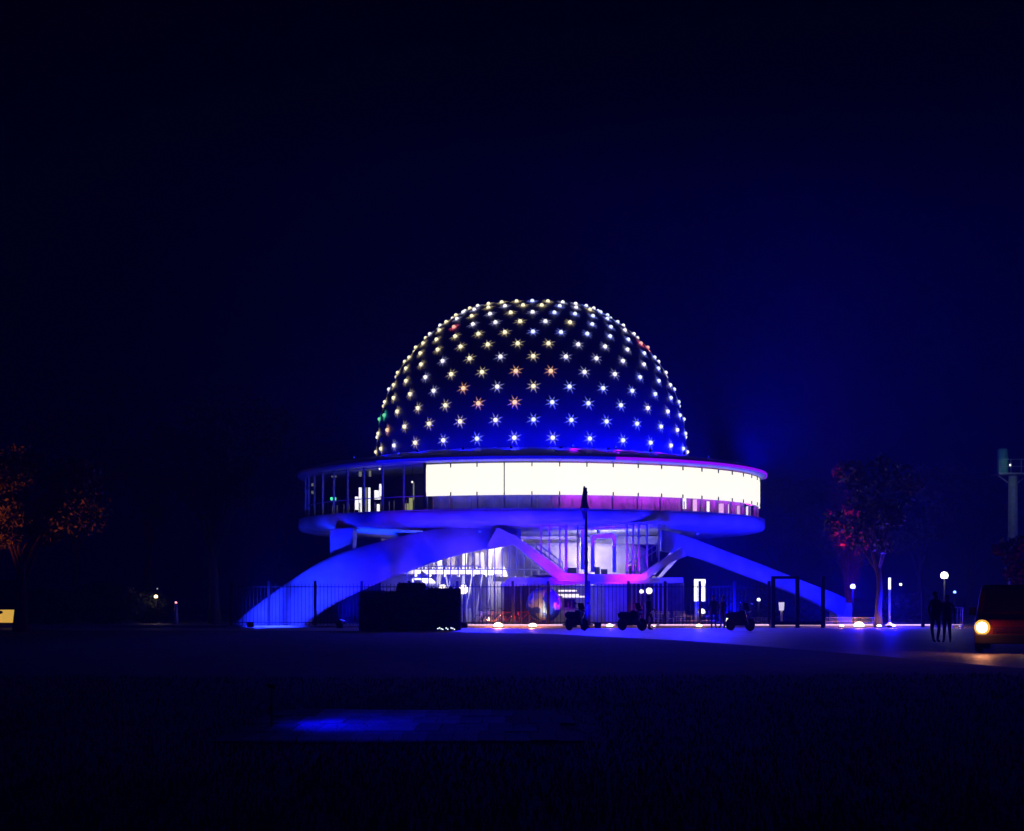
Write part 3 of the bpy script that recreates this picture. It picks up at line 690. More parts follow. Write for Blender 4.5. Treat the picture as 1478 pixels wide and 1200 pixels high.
# ground uplights
upm = emis('uplight_lens', (1, .85, .6), 4.5)
ups = [(719,.23,'bright warm uplight in the kerb below the bicycles'),(769,.2,'warm uplight in the kerb below the blue globe'),(880,.17,'warm uplight in the kerb between the two left motorcycles'),
       (944,.09,'small warm uplight in the kerb beside the standing person'),(1009,.16,'warm uplight in the kerb below the lit totem'),(1215,.13,'smaller warm uplight left of the big orange one'),
       (1240,.26,'largest orange uplight in the kerb right of the black portal'),(1269,.14,'warm uplight at the foot of the dark tree trunk'),(1288,.16,'warm uplight at the foot of the slim light column'),(1386,.1,'small warm uplight beside the white frame barrier')]
for px, s, lab in ups:
    s *= 1.15
    p = at(px, 909, 82.2); p.z = .02
    e = empty('ground_uplight', p, lab, 'uplight', 'warm uplights along the kerb')
    q = MB(); q.lathe([(s*1.1,0),(s*1.15,.05),(s*.95,.07)], 14); q.build('rim', dark, e)
    q = MB(); q.lathe([(s,.05),(s*.93,s*.5),(s*.65,s*.85),(s*.3,s),(.001,s*1.03)], 14); q.build('lens', upm, e)
    light('POINT', 'uplight_glow', p+Vector((0,-.1,s*1.4+.06)), (2600 if px < 800 else 700)*s*s, (1,.28,.1), e, size=.05)
# ------------------------------------------------------------------ flagpole
e = empty('flagpole', (gx(846,81.6), 81.6, 0), 'dark flagpole with furled flag standing before the entrance', 'flagpole')
q = MB(); q.tube([(0,0,.02),(0,0,4),(0,0,7.45)], [.09,.075,.05], 10); q.build('pole', black, e)
q = MB(); q.lathe([(.22,0),(.22,.06),(.12,.12)], 12); q.build('base', dark, e)
q = MB(); q.lathe([(.01,7.55),(.05,7.5),(.10,7.1),(.2,6.5),(.26,6.35),(.15,6.2),(.1,5.9),(.05,5.75)], 9, (-.1,0,0), smooth=False); q.build('flag', mat('flag_cloth', (.05,.04,.25), .9, noise=.4, nscale=8), e)
for z in (2.9, 3.5, 4.2, 4.9): q = MB(); q.box((0,0,z), (.22,.16,.08)); q.build('clamp', black, e)
# ------------------------------------------------------------------ black portal frame
Y = 82.2; e = empty('portal_gate', (gx(1150,Y), Y, 0), 'black steel portal frame with three posts before the right leg', 'gate frame')
zt = gz(832,Y)
for px in (1116,1151,1188): q = MB(); q.box((gx(px,Y)-gx(1150,Y), 0, zt/2), (.2,.2,zt)); q.build('post', black, e, bevel=.01)
q = MB(); q.box((gx(1134,Y)-gx(1150,Y),0,zt-.07), (1.2,.14,.14)); q.build('lintel', black, e)
q = MB(); q.box((gx(1152,Y)-gx(1150,Y),0,.25), (2.5,.14,.2)); q.build('bottom_rail', black, e)
# white frame barrier
def frame_barrier(px0, px1, y0, y1, Y, lab):
    e = empty('frame_barrier', (gx(px0,Y), Y, 0), lab, 'barrier'); W = gx(px1,Y)-gx(px0,Y); z0, z1 = gz(y1,Y), gz(y0,Y)
    q = MB(); pts = [(0,0,z0),(0,0,z1),(W,0,z1),(W,0,z0),(0,0,z0)]
    for a, b in zip(pts[:-1], pts[1:]): q.bar(a, b, .06)
    q.build('frame', white, e)
    for i in range(1,4): q = MB(); q.bar((W*i/4,0,z0), (W*i/4+.05,0,z1), .02); q.build('rod', white, e)
    for x in (.05, W-.05): q = MB(); q.box((x,0,z0/2), (.05,.5,max(.05,z0))); q.build('foot', white, e)
frame_barrier(1372, 1390, 877, 903, 80.5, 'white framed barrier panel right of the standing couple')
# ------------------------------------------------------------------ globe
Y = 85.4
e = empty('globe_sculpture', (gx(785,Y), Y, .02), 'large blue globe sculpture behind the fence before the lobby', 'sculpture')
gm = bpy.data.materials.new('globe_paint'); gm.use_nodes = True; n_ = gm.node_tree; b_ = n_.nodes['Principled BSDF']; b_.inputs['Roughness'].default_value = .45
tc = n_.nodes.new('ShaderNodeTexCoord'); t_ = n_.nodes.new('ShaderNodeTexNoise'); t_.inputs['Scale'].default_value = 1.3; t_.inputs['Detail'].default_value = 4; t_.noise_dimensions = '4D'; t_.inputs['W'].default_value = 2.3
r_ = n_.nodes.new('ShaderNodeValToRGB'); r_.color_ramp.interpolation = 'LINEAR'; r_.color_ramp.elements[0].position = .5; r_.color_ramp.elements[1].position = .54
r_.color_ramp.elements[0].color = (.03,.08,.6,1); r_.color_ramp.elements[1].color = (.7,.8,.65,1)
n_.links.new(tc.outputs['Object'], t_.inputs['Vector']); n_.links.new(t_.outputs[0], r_.inputs[0]); n_.links.new(r_.outputs[0], b_.inputs['Base Color'])
q = MB(); q.ball((0,0,1.2), .98, 32); q.build('globe', gm, e)
q = MB(); q.lathe([(.5,0),(.5,.1),(.2,.25),(.2,.3)], 20); q.build('pedestal', dark, e)
light('SPOT', 'globe_light', (gx(785,Y)+.2, Y-1.9, .15), 90, (.7,.85,1), e, (gx(787,Y), Y, 1.6), .1, 40, .4)
# ------------------------------------------------------------------ lit totem
Y = 83.9; e = empty('lit_totem', (gx(1010,Y), Y, .02), 'white glowing information totem behind the low white barrier', 'sign')
q = MB(); q.box((0,0,2.0), (.6,.14,1.2)); q.build('light_box', emis('totem_white', (1,.98,.9), 2.4), e)
q = MB(); q.box((0,.1,2.0), (.68,.06,1.3)); q.build('back_shell', dark, e)
q = MB(); q.box((-.12,0,.7), (.3,.12,1.38)); q.build('stem', mat('totem_blue', (.3,.33,.7), .5), e)
q = MB(); q.lathe([(.001,1.0),(.1,.98),(.2,.85),(.2,.75),(.001,.72)], 12, (.1,-.1,0)); q.build('lamp', emis('totem_white', (1,.98,.9), 2.4), e)
# white cone
Y = 82.0; e = empty('bollard_light', (gx(1050,Y), Y, 0), 'small white glowing cone beside the rightmost motorcycle', 'bollard light')
q = MB(); q.lathe([(.12,.05),(.13,.2),(.06,.5),(.01,.66)], 12); q.build('shade', emis('cone_white', (1,.95,.85), 1.6), e)
q = MB(); q.lathe([(.001,.0),(.15,0),(.15,.05),(.12,.06)], 12); q.build('base', dark, e)
# ------------------------------------------------------------------ bicycles
def bicycle(px, Y, rz, label, col_):
    e = empty('bicycle', (gx(px,Y), Y, .004), label, 'bicycle', None, rz)
    fr = mat('bike_'+col_, {'orange': (.8,.35,.12), 'red': (.6,.06,.05), 'silver': (.8,.75,.7)}[col_], .35, .3)
    for x in (-.52,.52):
        t = MB(); pts = [(x+.33*math.cos(a), 0, .35+.33*math.sin(a)) for a in np.linspace(0, 2*PI, 22)]; t.tube(pts, .022, 6, cap=False); wh = t.build('wheel', rubber, e)
        t = MB()
        for i in range(8): a = PI*i/8; t.bar((x+.32*math.cos(a),0,.35+.32*math.sin(a)), (x-.32*math.cos(a),0,.35-.32*math.sin(a)), .006)
        t.tube([(x,-.04,.35),(x,.04,.35)], .03, 8); t.build('spokes', chrome, wh)
    t = MB()
    for a, b in (((-.52,0,.35),(-.1,0,.32)),((-.52,0,.35),(-.2,0,.78)),((-.1,0,.32),(-.22,0,.86)),((-.1,0,.32),(.38,0,.78)),((-.2,0,.78),(.36,0,.84)),((.36,0,.9),(.52,0,.35))): t.bar(a, b, .035)
    t.build('frame', fr, e)
    t = MB(); t.tube([(.36,0,.9),(.34,0,1.02),(.3,-.28,1.05)], .014, 6); t.tube([(.34,0,1.02),(.3,.28,1.05)], .014, 6); t.build('handlebar', dark, e)
    t = MB(); t.box((-.24,0,.92), (.26,.12,.05), taper=.7); t.build('saddle', black, e)
bicycle(699, 83.9, .9, 'silver bicycle leftmost of those parked behind the bright uplight', 'silver')
bicycle(716, 83.9, .5, 'orange bicycle parked in the middle behind the bright uplight', 'orange')
bicycle(733, 84.1, -.6, 'red bicycle right of the orange one behind the fence', 'red')
bicycle(753, 84.3, .3, 'red bicycle nearest the blue globe behind the fence', 'red')
# ------------------------------------------------------------------ motorcycles
def motorcycle(px, Y, rz, label):
    e = empty('motorcycle', (gx(px,Y), Y, .004), label, 'motorcycle', None, rz)
    for x in (-.62,.66):
        t = MB(); pts = [(x+.25*math.cos(a), 0, .31+.25*math.sin(a)) for a in np.linspace(0, 2*PI, 20)]; t.tube(pts, .065, 8, cap=False); wh = t.build('wheel', rubber, e)
        t = MB(); t.tube([(x,-.03,.31),(x,.03,.31)], .2, 12); t.build('rim', dark, wh)
    t = MB(); t.prism([(-.8,.62),(-.35,.5),(.25,.5),(.42,.75),(.35,.95),(.1,1.02),(-.1,.84),(-.5,.82),(-.85,.86)], -.14, .14); t.build('body', black, e, bevel=.05)
    t = MB(); t.box((-.38,0,.88), (.75,.3,.1), taper=.8); t.build('seat', rubber, e, bevel=.03)
    t = MB(); t.box((0,0,.42), (.5,.3,.32)); t.tube([(0,.16,.3),(-.5,.2,.3),(-.8,.2,.38)], .05, 8); t.build('engine', dark, e, bevel=.03)
    t = MB()
    for s in (-.09,.09): t.tube([(.66,s,.31),(.42,s,1.02)], .03, 6)
    t.build('fork', chrome, e)
    t = MB(); t.tube([(.38,-.38,1.12),(.42,-.1,1.06),(.42,.1,1.06),(.38,.38,1.12)], .018, 6); t.build('handlebar', chrome, e)
    for s in (-.34,.34):
        t = MB(); t.bar((.4,s,1.1), (.44,s*1.1,1.3), .015); t.lathe([(.001,0),(.07,0),(.07,.02),(.001,.03)], 10, (.44,s*1.1,1.33), M=Matrix.Rotation(PI/2,3,'Y')); t.build('mirror', chrome, e)
    t = MB(); t.ball((.55,0,.95), .11, 12); t.build('headlight', chrome, e)
    t = MB(); t.prism([(.42,1.0),(.5,1.05),(.36,1.36),(.32,1.34)], -.16, .16); t.build('windscreen', dark, e)
motorcycle(832, 75.5, -1.0, 'dark motorcycle parked before the flagpole, leftmost of three')
motorcycle(912, 75.5, -.8, 'dark motorcycle in the middle beside a standing person')
motorcycle(1068, 75.0, -.9, 'dark motorcycle at the right beside the small glowing cone')
# ------------------------------------------------------------------ cafe chairs
def chair(px, Y, rz, label):
    e = empty('cafe_chair', (gx(px,Y), Y, .016), label, 'chair', 'blue-lit cafe chairs', rz)
    t = MB(); t.box((0,0,.45), (.42,.42,.04)); t.build('seat', alu, e)
    for k_ in range(4): t = MB(); t.box((0,.2+.005*k_,.56+k_*.09), (.42,.02,.05)); t.build('back_slat', alu, e)
    for sx in (-.18,.18):
        for sy in (-.18,.2): t = MB(); t.bar((sx,sy,0), (sx,sy,.44 if sy < 0 else .86), .025); t.build('leg', alu, e)
for i, px in enumerate((944, 953, 963, 972, 981)): chair(px, 84.6+.3*(i % 2), random.uniform(-1,1), ['leftmost','second from left','middle','second from right','rightmost'][i]+' of the cafe chairs behind the fence')
Y = 84.2; e = empty('cafe_table', (gx(957,Y), Y, .016), 'round cafe table among the chairs behind the fence', 'table')
t = MB(); t.lathe([(.001,.74),(.38,.74),(.38,.71),(.001,.7)], 20); t.build('top', alu, e); t = MB(); t.tube([(0,0,0),(0,0,.71)], .03, 8); t.lathe([(.001,.02),(.22,.0),(.22,.02)], 14); t.build('stand', dark, e)

# ------------------------------------------------------------------ hedges
def leaf_cloud(n, fn, size):
    C = np.array([fn() for _ in range(n)]); s = size*(.6+.8*rng.random(n))[:,None]
    a = rng.normal(size=(n,3)); a /= np.linalg.norm(a,axis=1)[:,None]; b = rng.normal(size=(n,3)); b -= (b*a).sum(1)[:,None]*a; b /= np.linalg.norm(b,axis=1)[:,None]
    return np.stack([C-a*s, C+b*s*.5, C+a*s, C-b*s*.5], 1)
def hedge(px0, px1, pyt, Y, dp, label):
    xa, xb = gx(px0,Y), gx(px1,Y); h = gz(pyt,Y); W = xb-xa
    e = empty('hedge', ((xa+xb)/2, Y, 0), label, 'hedge')
    t = MB(); t.box((0,0,h*.47), (W*.94,dp*.85,h*.94)); t.build('inner_mass', mat('hedge_core',(.012,.018,.008),.95), e)
    def f():
        u = rng.random(); x = (rng.random()-.5)*W; y = (rng.random()-.5)*dp; z = rng.random()*h
        k = rng.integers(3)
        if k == 0: z = h*(.93+.12*rng.random()**2)
        elif k == 1: y = -dp/2*(.92+.1*rng.random())
        else: x = (1 if rng.random() < .5 else -1)*W/2*(.96+.06*rng.random())
        return (x,y,z)
    me = tri_mesh('foliage', leaf_cloud(int(3000*W), f, .10).astype(float), hedge_leaf); o = inst('foliage', me, e)
hedge(522, 577, 857, 76.5, 1.4, 'clipped dark hedge block, lower left one before the left leg')
hedge(575, 612, 846, 76, 1.6, 'clipped dark hedge block, tallest before the glazed hall')
hedge(611, 663, 853, 76.6, 1.3, 'dark hedge block with ragged top below the white floodlights')
# added row of tiny bulbs standing in for white glints at the lawn edge
Y = 72.5; e = empty('glint_string', (gx(632,Y), Y, .13), 'short crooked row of added tiny bulbs for white glints before hedge', 'glint row')
t = MB(); pts = [(i*.078, 0, .03+.035*math.sin(i*1.7)) for i in range(11)]; t.tube(pts, .008, 5); t.build('wire', dark, e)
for i, p_ in enumerate(pts):
    if i in (4,7): continue
    t = MB(); t.ball(p_, .032, 8); t.build('bulb', emis('glint_bulb', (.75,.78,1), 2), e)  # added bulbs standing in for white glints

# ------------------------------------------------------------------ trees
def tree(px, Y, h, cr, label, seed, lit=1, kind='round', n=7000, trunk_r=.28, leaf=.16):
    rg = np.random.default_rng(seed); rd = random.Random(seed)
    e = empty('tree', (gx(px,Y), Y, 0), label, 'tree')
    t = MB(); th = h*.42
    pts = [(0,0,-.05)]; 
    for i in range(1,7): pts.append((rd.uniform(-.12,.12)*i*.5, rd.uniform(-.12,.12)*i*.5, th*i/4))
    pts = pts[:6]; t.tube(pts, [trunk_r*1.5, trunk_r*1.05, trunk_r*.95, trunk_r*.8, trunk_r*.6, trunk_r*.35], 10)
    trk = t.build('trunk', bark, e)
    centers = []
    t = MB()
    for i in range(11):
        a = 2*PI*i/11*2.4+rd.random(); z0 = th*(.55+.6*rd.random()); rr = cr*(.45+.5*rd.random()); z1 = z0+(h-z0)*(.35+.6*rd.random())
        base = Vector((0,0,z0)); end = Vector((rr*math.cos(a), rr*math.sin(a), z1)); mid = base.lerp(end,.5)+Vector((0,0,.1*h*rd.random()))
        t.tube([base, mid, end], [trunk_r*.4, trunk_r*.22, .03], 6); centers.append((end, cr*(.25+.2*rd.random()))); centers.append((mid, cr*.25))
    t.build('limbs', bark, e)
    centers.append((Vector((0,0,h*.93)), cr*.3))
    def f():
        c, r = centers[rg.integers(len(centers))]; v = rg.normal(size=3); v /= np.linalg.norm(v); v *= r*rg.random()**.4; return (c.x+v[0], c.y+v[1], c.z+v[2]*.8)
    me = tri_mesh('crown', leaf_cloud(n, f, leaf).astype(float), leafm); inst('crown', me, e)
    return e
tree(30, 72, 8.6, 3.6, 'tree at far left with foliage lit dull orange', 1, n=20000, leaf=.13)
tree(215, 112, 17, 6.5, 'tall black tree left of the planetarium behind the far lights', 2)
tree(110, 125, 20, 8, 'big dark tree behind the orange-lit one', 3)
tree(310, 96, 14, 4.0, 'tree with slim pale blue-lit trunk left of the left leg', 4, trunk_r=.3)
tree(400, 138, 18, 7, 'dark tree directly behind the left leg', 5)
tree(1225, 112, 11.5, 4.2, 'tree right of planetarium with patches of red-lit foliage', 6, n=18000)
tree(1268, 82.6, 9.5, 2.4, 'tree with dark trunk beside the slim light column', 7, trunk_r=.17, n=2600)
tree(1330, 105, 10.5, 3.4, 'dark slim tree behind the round street lamp', 8, trunk_r=.2)
tree(1474, 74, 4.6, 1.3, 'small reddish tree at the right edge beside the van', 9, n=2500, trunk_r=.16)
tree(1130, 150, 13, 6, 'distant dark tree behind the right end of gallery', 10)
tree(1400, 150, 14, 7, 'distant dark tree behind the mast', 11)
# dark shrubs at left base
def shrub(px, Y, w_, h, label, seed):
    rg = np.random.default_rng(seed); e = empty('shrub', (gx(px,Y), Y, 0), label, 'shrub')
    def f():
        v = rg.normal(size=3); v /= np.linalg.norm(v); v *= rg.random()**.3; return (v[0]*w_/2, v[1]*w_/3, max(0.02, h*.5+v[2]*h*.5))
    t = MB()
    for i in range(5): t.tube([(0,0,0),((i-2)*w_*.15, .1*i-.2, h*.7)], [.05,.02], 5)
    t.build('stems', bark, e); inst('foliage', tri_mesh('foliage', leaf_cloud(4000, f, .12).astype(float), hedge_leaf), e)
shrub(70, 92, 5, 2.2, 'wide dark shrub beside the yellow lit window', 20); shrub(150, 95, 5, 2.6, 'dark shrub in the middle of the left background', 21)
shrub(215, 97, 3, 2.0, 'dark shrub below the small orange lamp', 22); shrub(1180, 106, 4, 1.8, 'dark shrub behind the foot of the right leg', 23)
shrub(1100, 104, 7, 2.3, 'wide dark shrub under the right leg', 24)
shrub(1320, 98, 5, 1.9, 'dark shrub behind the kerb right of the light column', 25)

# ------------------------------------------------------------------ street furniture and small lamps
def lamp_post(px, py, Y, r, c, s, e_, label, post=dark, pr=.04, cat_='street lamp'):
    P = at(px,py,Y); e = empty('street_lamp', (P.x, Y, 0), label, cat_)
    t = MB(); t.ball((0,0,P.z), r, 14); t.build('globe', emis('lamp_'+str(px), c, s), e)
    t = MB(); t.tube([(0,0,0),(0,0,P.z-r*.9)], [pr*1.5,pr], 8); t.build('post', post, e)
    t = MB(); t.lathe([(r*.6,P.z-r*.95),(r*.75,P.z-r*.8),(r*.7,P.z-r*.65)], 10); t.build('collar', dark, e)
    if e_: light('POINT', 'lamp_light', (P.x, Y-r-.15, P.z), e_, c, e, size=r*.5)
    return e
lamp_post(1363, 831, 88, .22, (1,.95,.78), 6, 60, 'round bright street lamp above the standing couple')
lamp_post(1231, 847, 96, .17, (.55,.6,1), 4, 0, 'bluish white lamp just right of the right leg')
light('POINT', 'lamp_light', (gx(1231,96), 95.5, gz(847,96)), 1800, BLUE, bpy.data.objects['street_lamp.001'], size=.1)
lamp_post(1300, 844, 100, .09, (1,1,1), 3, 0, 'tiny white lamp right of the slim light column')
lamp_post(1378, 855, 92, .09, (.2,.35,1), 4, 0, 'tiny blue lamp below and right of the round street lamp')
lamp_post(225, 861.5, 96, .12, (1,.75,.4), 4, 12, 'small orange lamp in the dark trees at left')
lamp_post(227, 850, 130, .06, (.5,.6,.6), 1, 0, 'very faint grey lamp above the small orange one')
lamp_post(254, 870, 92, .07, (1,.3,.4), 2.5, 0, 'tiny pink lamp on a short blue-lit post at left', post=white, pr=.1)
lamp_post(1095, 866, 88, .1, (.8,.85,1), 4, 6, 'small white lamp on a post left of the black portal')
# slim light column
Y = 82.4; e = empty('light_column', (gx(1284,Y), Y, 0), 'slim blue glowing light column with white top by the dark trunk', 'light column')
t = MB(); t.tube([(0,0,.3),(0,0,gz(851,Y))], .06, 10); t.build('lower_tube', emis('column_blue', (.06,.05,.9), .9), e)
t = MB(); t.tube([(0,0,gz(851,Y)),(0,0,gz(834,Y))], .07, 10); t.build('upper_tube', emis('column_white', (.8,.8,1), 2.2), e)
t = MB(); t.lathe([(.12,.0),(.12,.28),(.07,.3)], 12); t.build('base', white, e)
light('POINT', 'column_glow', (gx(1284,82.4), 82.1, 1.2), 1500, BLUE, e, size=.1)
# lantern post inside portal
Y = 86; e = empty('lantern_post', (gx(1128,Y), Y, .02), 'short post with pale square lantern seen through the black portal', 'lantern')
t = MB(); t.box((0,0,gz(876,Y)), (.22,.22,.45), taper=1.25); t.build('lantern', emis('lantern_pale', (.75,.65,1), 1.0), e)
t = MB(); t.box((0,0,gz(869,Y)+.02), (.34,.34,.05)); t.build('cap', dark, e); t = MB(); t.tube([(0,0,0),(0,0,gz(881,Y))], .07, 8); t.build('post', white, e)
# dark post at 1330
Y = 82.5; o_ = MB(); o_.box((0,0,.98), (.16,.16,1.95)); o_.box((0,0,1.99), (.22,.22,.06)); q = o_.build('dark_post', black); q.location = (gx(1332,Y),Y,.01); tag(q, 'plain black post standing on the kerb left of the couple', 'post')
# yellow lit kiosk at the far left
Y = 86; e = empty('kiosk', (gx(-12,Y), Y, 0), 'dark kiosk with yellow lit window at the far left edge', 'kiosk')
t = MB(); t.box((0,1,1.25), (2.9,2,2.5)); t.build('wall', dark, e, bevel=.03)
t = MB(); t.box((.52,-.04,.58), (1.7,.06,.72)); t.build('window', mat('amber_glow', (.2,.1,.02), .6, em=(.9,.5,.08), es=.85), e)
t = MB(); t.box((.52,-.1,1.0), (1.8,.2,.06)); t.build('window_hood', dark, e); t = MB(); t.box((0,1,2.55), (3.2,2.4,.1)); t.build('roof', dark, e)
for x_, z_ in ((.05,.72),(.5,.8),(.2,.55)):
    t = MB(); t.ball((x_,-.16,z_), .12, 8, sq=(1.6,.5,.8)); t.build('goods', dark, e)
light('SPOT', 'kiosk_lamp', (gx(10,Y), 66, 2.7), 3200, (1,.14,.01), e, tuple(at(62,712,72)), .3, 44, .6)
# street sign column (big billboard box on mast)
Y = 120; mx_ = gx(1462,Y); e = empty('mast', (mx_, Y, 0), 'tall mast with railed platform and greenish cylinder at the right edge', 'mast')
zt = gz(687,Y)
t = MB(); t.tube([(0,0,0),(0,0,zt)], [.45,.36], 12); t.build('pole', mat('mast_paint',(.45,.5,.55),.5,noise=.2), e)
t = MB(); t.box((.2,0,zt+.1), (3.2,2.2,.12)); t.build('platform', alu, e)
t = MB(); t.lathe([(.001,2.0),(.3,1.98),(.42,1.85),(.42,0),(.3,0)], 16, (-1.0+.2,0,zt+.16)); t.build('tank', mat('green_plastic',(.12,.5,.25),.4,noise=.2), e)
for x in (-1.35,-.5,.3,1.1,1.75): t = MB(); t.bar((x,-1.05,zt+.1), (x,-1.05,zt+1.2), .05); t.build('rail_post', alu, e)
for z in (.65,1.2): t = MB(); t.bar((-1.35,-1.05,zt+z), (1.78,-1.05,zt+z), .035); t.build('rail', alu, e)
t = MB(); t.ball((-.5,-.95,zt+.75), .09, 8); t.build('lamp', emis('mast_lamp',(1,1,1),3), e)
t = MB()
for s in (-1,1): t.bar((0,0,zt-.8), (s*1.2,0,zt+.05), .08)
t.build('brace', alu, e)
light('POINT', 'mast_light', (mx_-1.6, Y-3.5, zt+.2), 50, (.55,.8,.75), e, size=.2)
light('POINT', 'mast_foot_light', (mx_-.5, Y-3, 2.5), 25, (.4,.55,.5), e, size=.2)
# red uplight on right tree
def small_up(loc, tgt, en, c, lab, ang=50):
    loc = Vector(loc); e = empty('tree_uplight', loc, lab, 'uplight')
    t = MB(); t.lathe([(.001,0),(.12,0),(.14,.12),(.1,.14)], 10); t.build('housing', dark, e)
    t = MB(); t.lathe([(.1,.135),(.001,.15)], 10); t.build('lens', emis('lens_'+lab[:6], c, 1.2), e)
    light('SPOT', 'uplight_beam', loc+Vector((0,0,.2)), en, c, e, tgt, .1, ang, .7)
small_up((gx(1222,108), 107, .02), (gx(1226,112), 111, 9), 22000, (1,.01,.10), 'red uplight under the tree right of the planetarium', 28)
small_up((gx(1280,82), 81.4, .02), (gx(1272,82.6), 82.6, 7), 120, (.7,.02,.3), 'crimson uplight at the dark trunk beside light column', 40)
small_up((gx(1470,73), 71, .02), (gx(1474,74), 74, 4), 90, (1,.03,.05), 'red uplight below the small tree at the right edge', 60)
small_up((gx(314,94), 93.0, .02), (gx(310,96), 96, 3), 60, BLUE, 'blue uplight at the foot of the pale slim trunk', 50)

# ------------------------------------------------------------------ people
def person(px, Y, h, rz, label, shirt, trouser, pose=0, hairc=(.02,.015,.01)):
    e = empty('person', (gx(px,Y), Y, .006), label, 'person', None, rz); s = h/1.75
    bm = bmesh.new(); vs = {}; rad = {}
    def V_(n_, p, r): vs[n_] = bm.verts.new(Vector(p)*s); rad[n_] = r*s
    sway = .05*pose
    V_('pel',(0,0,.95),.135); V_('wst',(0,0,1.08),.12); V_('chs',(0,.0,1.28),.15); V_('clv',(0,.01,1.42),.10); V_('nk',(0,0,1.49),.055); V_('hd',(0,-.01,1.6),.088); V_('tp',(0,0,1.68),.08)
    E = [('pel','wst'),('wst','chs'),('chs','clv'),('clv','nk'),('nk','hd'),('hd','tp')]
    for sd, S in ((-1,'l'),(1,'r')):
        st_ = sd*.10*pose
        V_('hp'+S,(sd*.09,0,.88),.10); V_('kn'+S,(sd*.1,-st_*.6-.01,.49),.062); V_('an'+S,(sd*.11,st_*.5,.09),.042); V_('ft'+S,(sd*.12,st_*.5-.14,.035),.035)
        bend = .12 if pose == 2 else .03
        V_('sh'+S,(sd*.18,.01,1.39),.062); V_('el'+S,(sd*.25,.02,1.12),.045); V_('wr'+S,(sd*.26,-.06-bend,.88+bend*1.2),.028); V_('pm'+S,(sd*.265,-.08-bend,.8+bend*1.2),.03)
        E += [('pel','hp'+S),('hp'+S,'kn'+S),('kn'+S,'an'+S),('an'+S,'ft'+S),('clv','sh'+S),('sh'+S,'el'+S),('el'+S,'wr'+S),('wr'+S,'pm'+S)]
        for fi, (dy, L) in enumerate(((-.034,.07),(-.012,.082),(.010,.077),(.030,.06))):
            a = 'f%d%s' % (fi,S); V_(a,(sd*.268,-.08-bend+dy,.8-.045+bend*1.2),.010); V_(a+'t',(sd*.262,-.09-bend+dy,.8-.045-L+bend*1.2),.008); E += [('pm'+S,a),(a,a+'t')]
        V_('th'+S,(sd*.25,-.13-bend,.8+bend*1.2),.011); V_('tt'+S,(sd*.245,-.14-bend,.76+bend*1.2),.009); E += [('pm'+S,'th'+S),('th'+S,'tt'+S)]
    for a, b in E: bm.edges.new((vs[a], vs[b]))
    me = bpy.data.meshes.new('body'); names = list(vs); bm.verts.index_update(); bm.to_mesh(me); bm.free()
    o = bpy.data.objects.new('body', me); col.objects.link(o); o.parent = e
    md = o.modifiers.new('skin','SKIN'); md.use_smooth_shade = True
    sv = me.skin_vertices[0].data
    for i, n_ in enumerate(names): sv[i].radius = (rad[n_]*(1.25 if n_ in ('pel','wst','chs') else 1), rad[n_]*(.85 if n_ in ('pel','wst','chs') else 1)); sv[i].use_root = (n_ == 'pel')
    sb = o.modifiers.new('sub','SUBSURF'); sb.levels = 1; sb.render_levels = 1
    dg = bpy.context.evaluated_depsgraph_get(); ev = bpy.data.meshes.new_from_object(o.evaluated_get(dg)); o.modifiers.clear(); o.data = ev; ev.name = 'body'
    ev.materials.clear()
    for m_ in (mat('skin',(.35,.22,.16),.6), shirt, trouser, black): ev.materials.append(m_)
    for p_ in ev.polygons:
        c = p_.center/s; z = c.z
        p_.material_index = 3 if z < .085 else (2 if z < .98 and abs(c.x) < .21 else (0 if z > 1.46 or (abs(c.x) > .2 and z < .92) else 1))
    t = MB(); t.ball((0,.022*s,1.655*s), .098*s, 12, sq=(.95,1,.9)); t.build('hair', mat('hair',hairc,.8), e)
    t = MB(); t.ball((0,-.098*s,1.60*s), .018*s, 6); t.build('nose', mat('skin',(.35,.22,.16),.6), e)
    for sx in (-.033,.033): t = MB(); t.ball((sx*s,-.083*s,1.625*s), .011*s, 6); t.build('eye', white, e)
    return e
navy = mat('navy_cloth',(.015,.018,.04),.9); greyc = mat('grey_cloth',(.04,.04,.045),.9); denim = mat('denim',(.02,.025,.06),.9)
person(1350, 55.5, 1.86, .3, 'taller dark figure of the couple standing on the forecourt, left one', navy, greyc, 1)
person(1367, 55.3, 1.74, -.4, 'shorter dark figure of the couple standing on the forecourt, right one', greyc, denim, 1)
person(937, 76.4, 1.74, 1.1, 'dark clad person standing beside the middle motorcycle', navy, greyc, 2)
person(1030, 79.5, 1.76, .2, 'dark clad person standing right of the lit totem', greyc, greyc, 0)
person(1043, 79.9, 1.7, -.9, 'person in navy between the totem and the small glowing cone', navy, denim, 1)

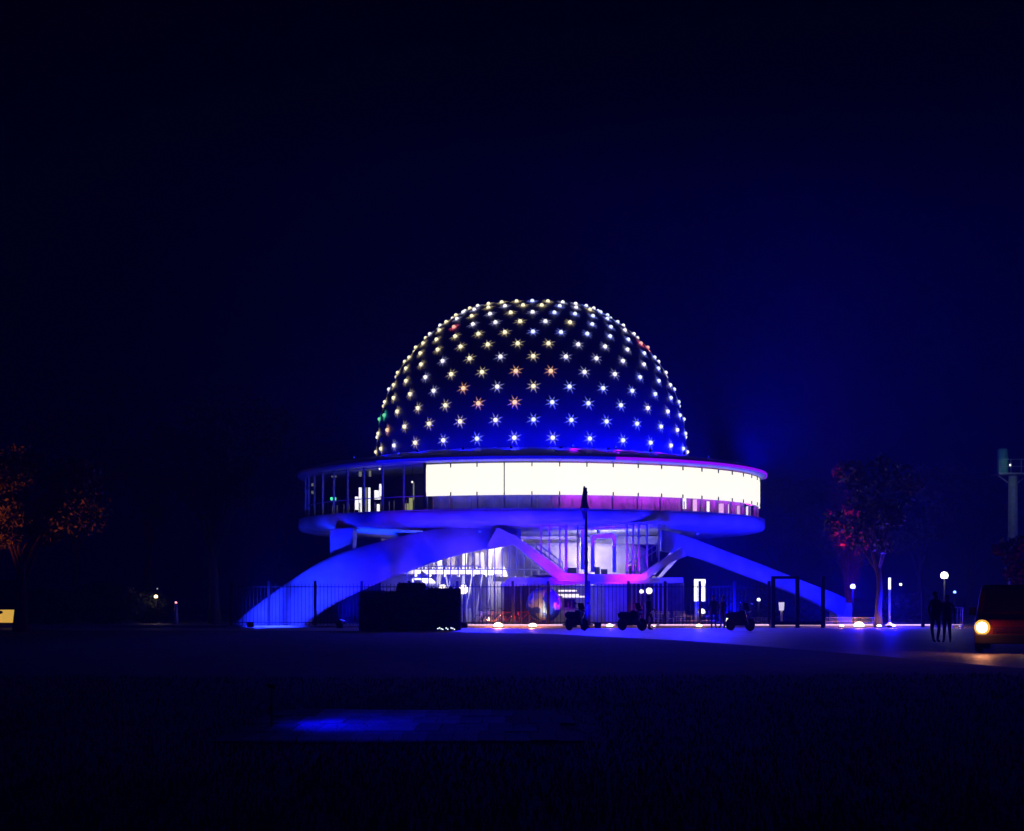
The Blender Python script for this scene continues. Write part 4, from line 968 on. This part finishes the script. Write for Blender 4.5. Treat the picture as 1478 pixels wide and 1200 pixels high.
# ------------------------------------------------------------------ van
def van(px, Y, rz):
    e = empty('van', (gx(px,Y), Y, .004), 'dark maroon van with glaring yellow headlight at the right edge', 'van', None, rz)
    # front faces -Y; length along +Y
    W = 1.95
    t = MB(); prof_ = [(0,.35),(0,.78),(.15,.98),(.85,1.12),(1.5,1.88),(2.0,2.02),(4.9,2.02),(5.0,1.7),(5.0,.35)]
    n = len(prof_); vs = []
    for sx in (-1,1):
        for (y,z) in prof_: vs.append((sx*W/2*(1 if z < 1.2 else .92), y, z))
    fs = [tuple(range(n)), tuple(range(2*n-1,n-1,-1))]+[(i,(i+1)%n,(i+1)%n+n,i+n)[::-1] for i in range(n)]; t.add(vs, fs); t.build('body', maroon, e, bevel=.07)
    t = MB(); t.add([(-.78,.9,1.18),(.78,.9,1.18),(.72,1.47,1.83),(-.72,1.47,1.83)],[(0,1,2,3)]); t.v = [(x,y-.02,z+.03) for x,y,z in t.v]; t.build('windscreen', dark, e)
    t = MB(); t.box((0,-.06,.42), (1.9,.18,.28)); t.build('bumper', dark, e, bevel=.04)
    t = MB()
    for i in range(4): t.box((0,-.025,.62+i*.05), (.9,.04,.02))
    t.build('grille', chrome, e)
    for sx in (-1,1):
        for y in (.85,4.1):
            t = MB(); t.lathe([(.001,-.12),(.2,-.12),(.32,-.1),(.34,0),(.32,.1),(.001,.1)], 20, (sx*.88,y,.34), M=Matrix.Rotation(PI/2,3,'Y')); wh = t.build('wheel', rubber, e)
            t = MB(); t.lathe([(.001,.125),(.19,.12)], 14, (sx*.88,y,.34), M=Matrix.Rotation(sx*PI/2,3,'Y')); t.build('rim', alu, wh)
        t = MB(); t.box((sx*1.08,.95,1.22), (.2,.08,.22)); t.build('wing_mirror', dark, e, bevel=.02)
        t = MB(); t.ball((sx*.74,.0,.76), .23, 14, sq=(1,.45,1)); h_ = t.build('headlight', emis('headlight_glow',(1,.5,.06),1.1), e); t = MB(); t.ball((sx*.74,-.08,.76), .16, 14, sq=(1,.45,1)); t.build('bulb', emis('headlight_core',(1,.88,.5),6), h_)
    light('SPOT','headlight_beam',(gx(px,Y)-.72, Y-.45, .78), 25, (1,.35,.12), e, (gx(px,Y)-1.2, Y-9, .0), .12, 110, .7)
    light('POINT','headlight_spill',(gx(px,Y)-.72, Y-.4, .8), 26, (1,.25,.08), e, size=.12)
van(1456, 44.6, R(-21))
# small lit poster near van
Y = 60; e = empty('poster_board', (gx(1443,Y), Y, 0), 'small pinkish lit board on thin leg left of the van roof', 'board')
t = MB(); t.box((0,0,gz(885,Y)), (.36,.05,.34)); t.build('face', emis('poster_pink',(.75,.45,.8),.7), e)
t = MB(); t.box((0,.05,gz(885,Y)), (.4,.03,.38)); t.build('back', dark, e); t = MB(); t.tube([(.1,.07,0),(.1,.07,gz(880,Y))], .02, 6); t.build('leg', dark, e)
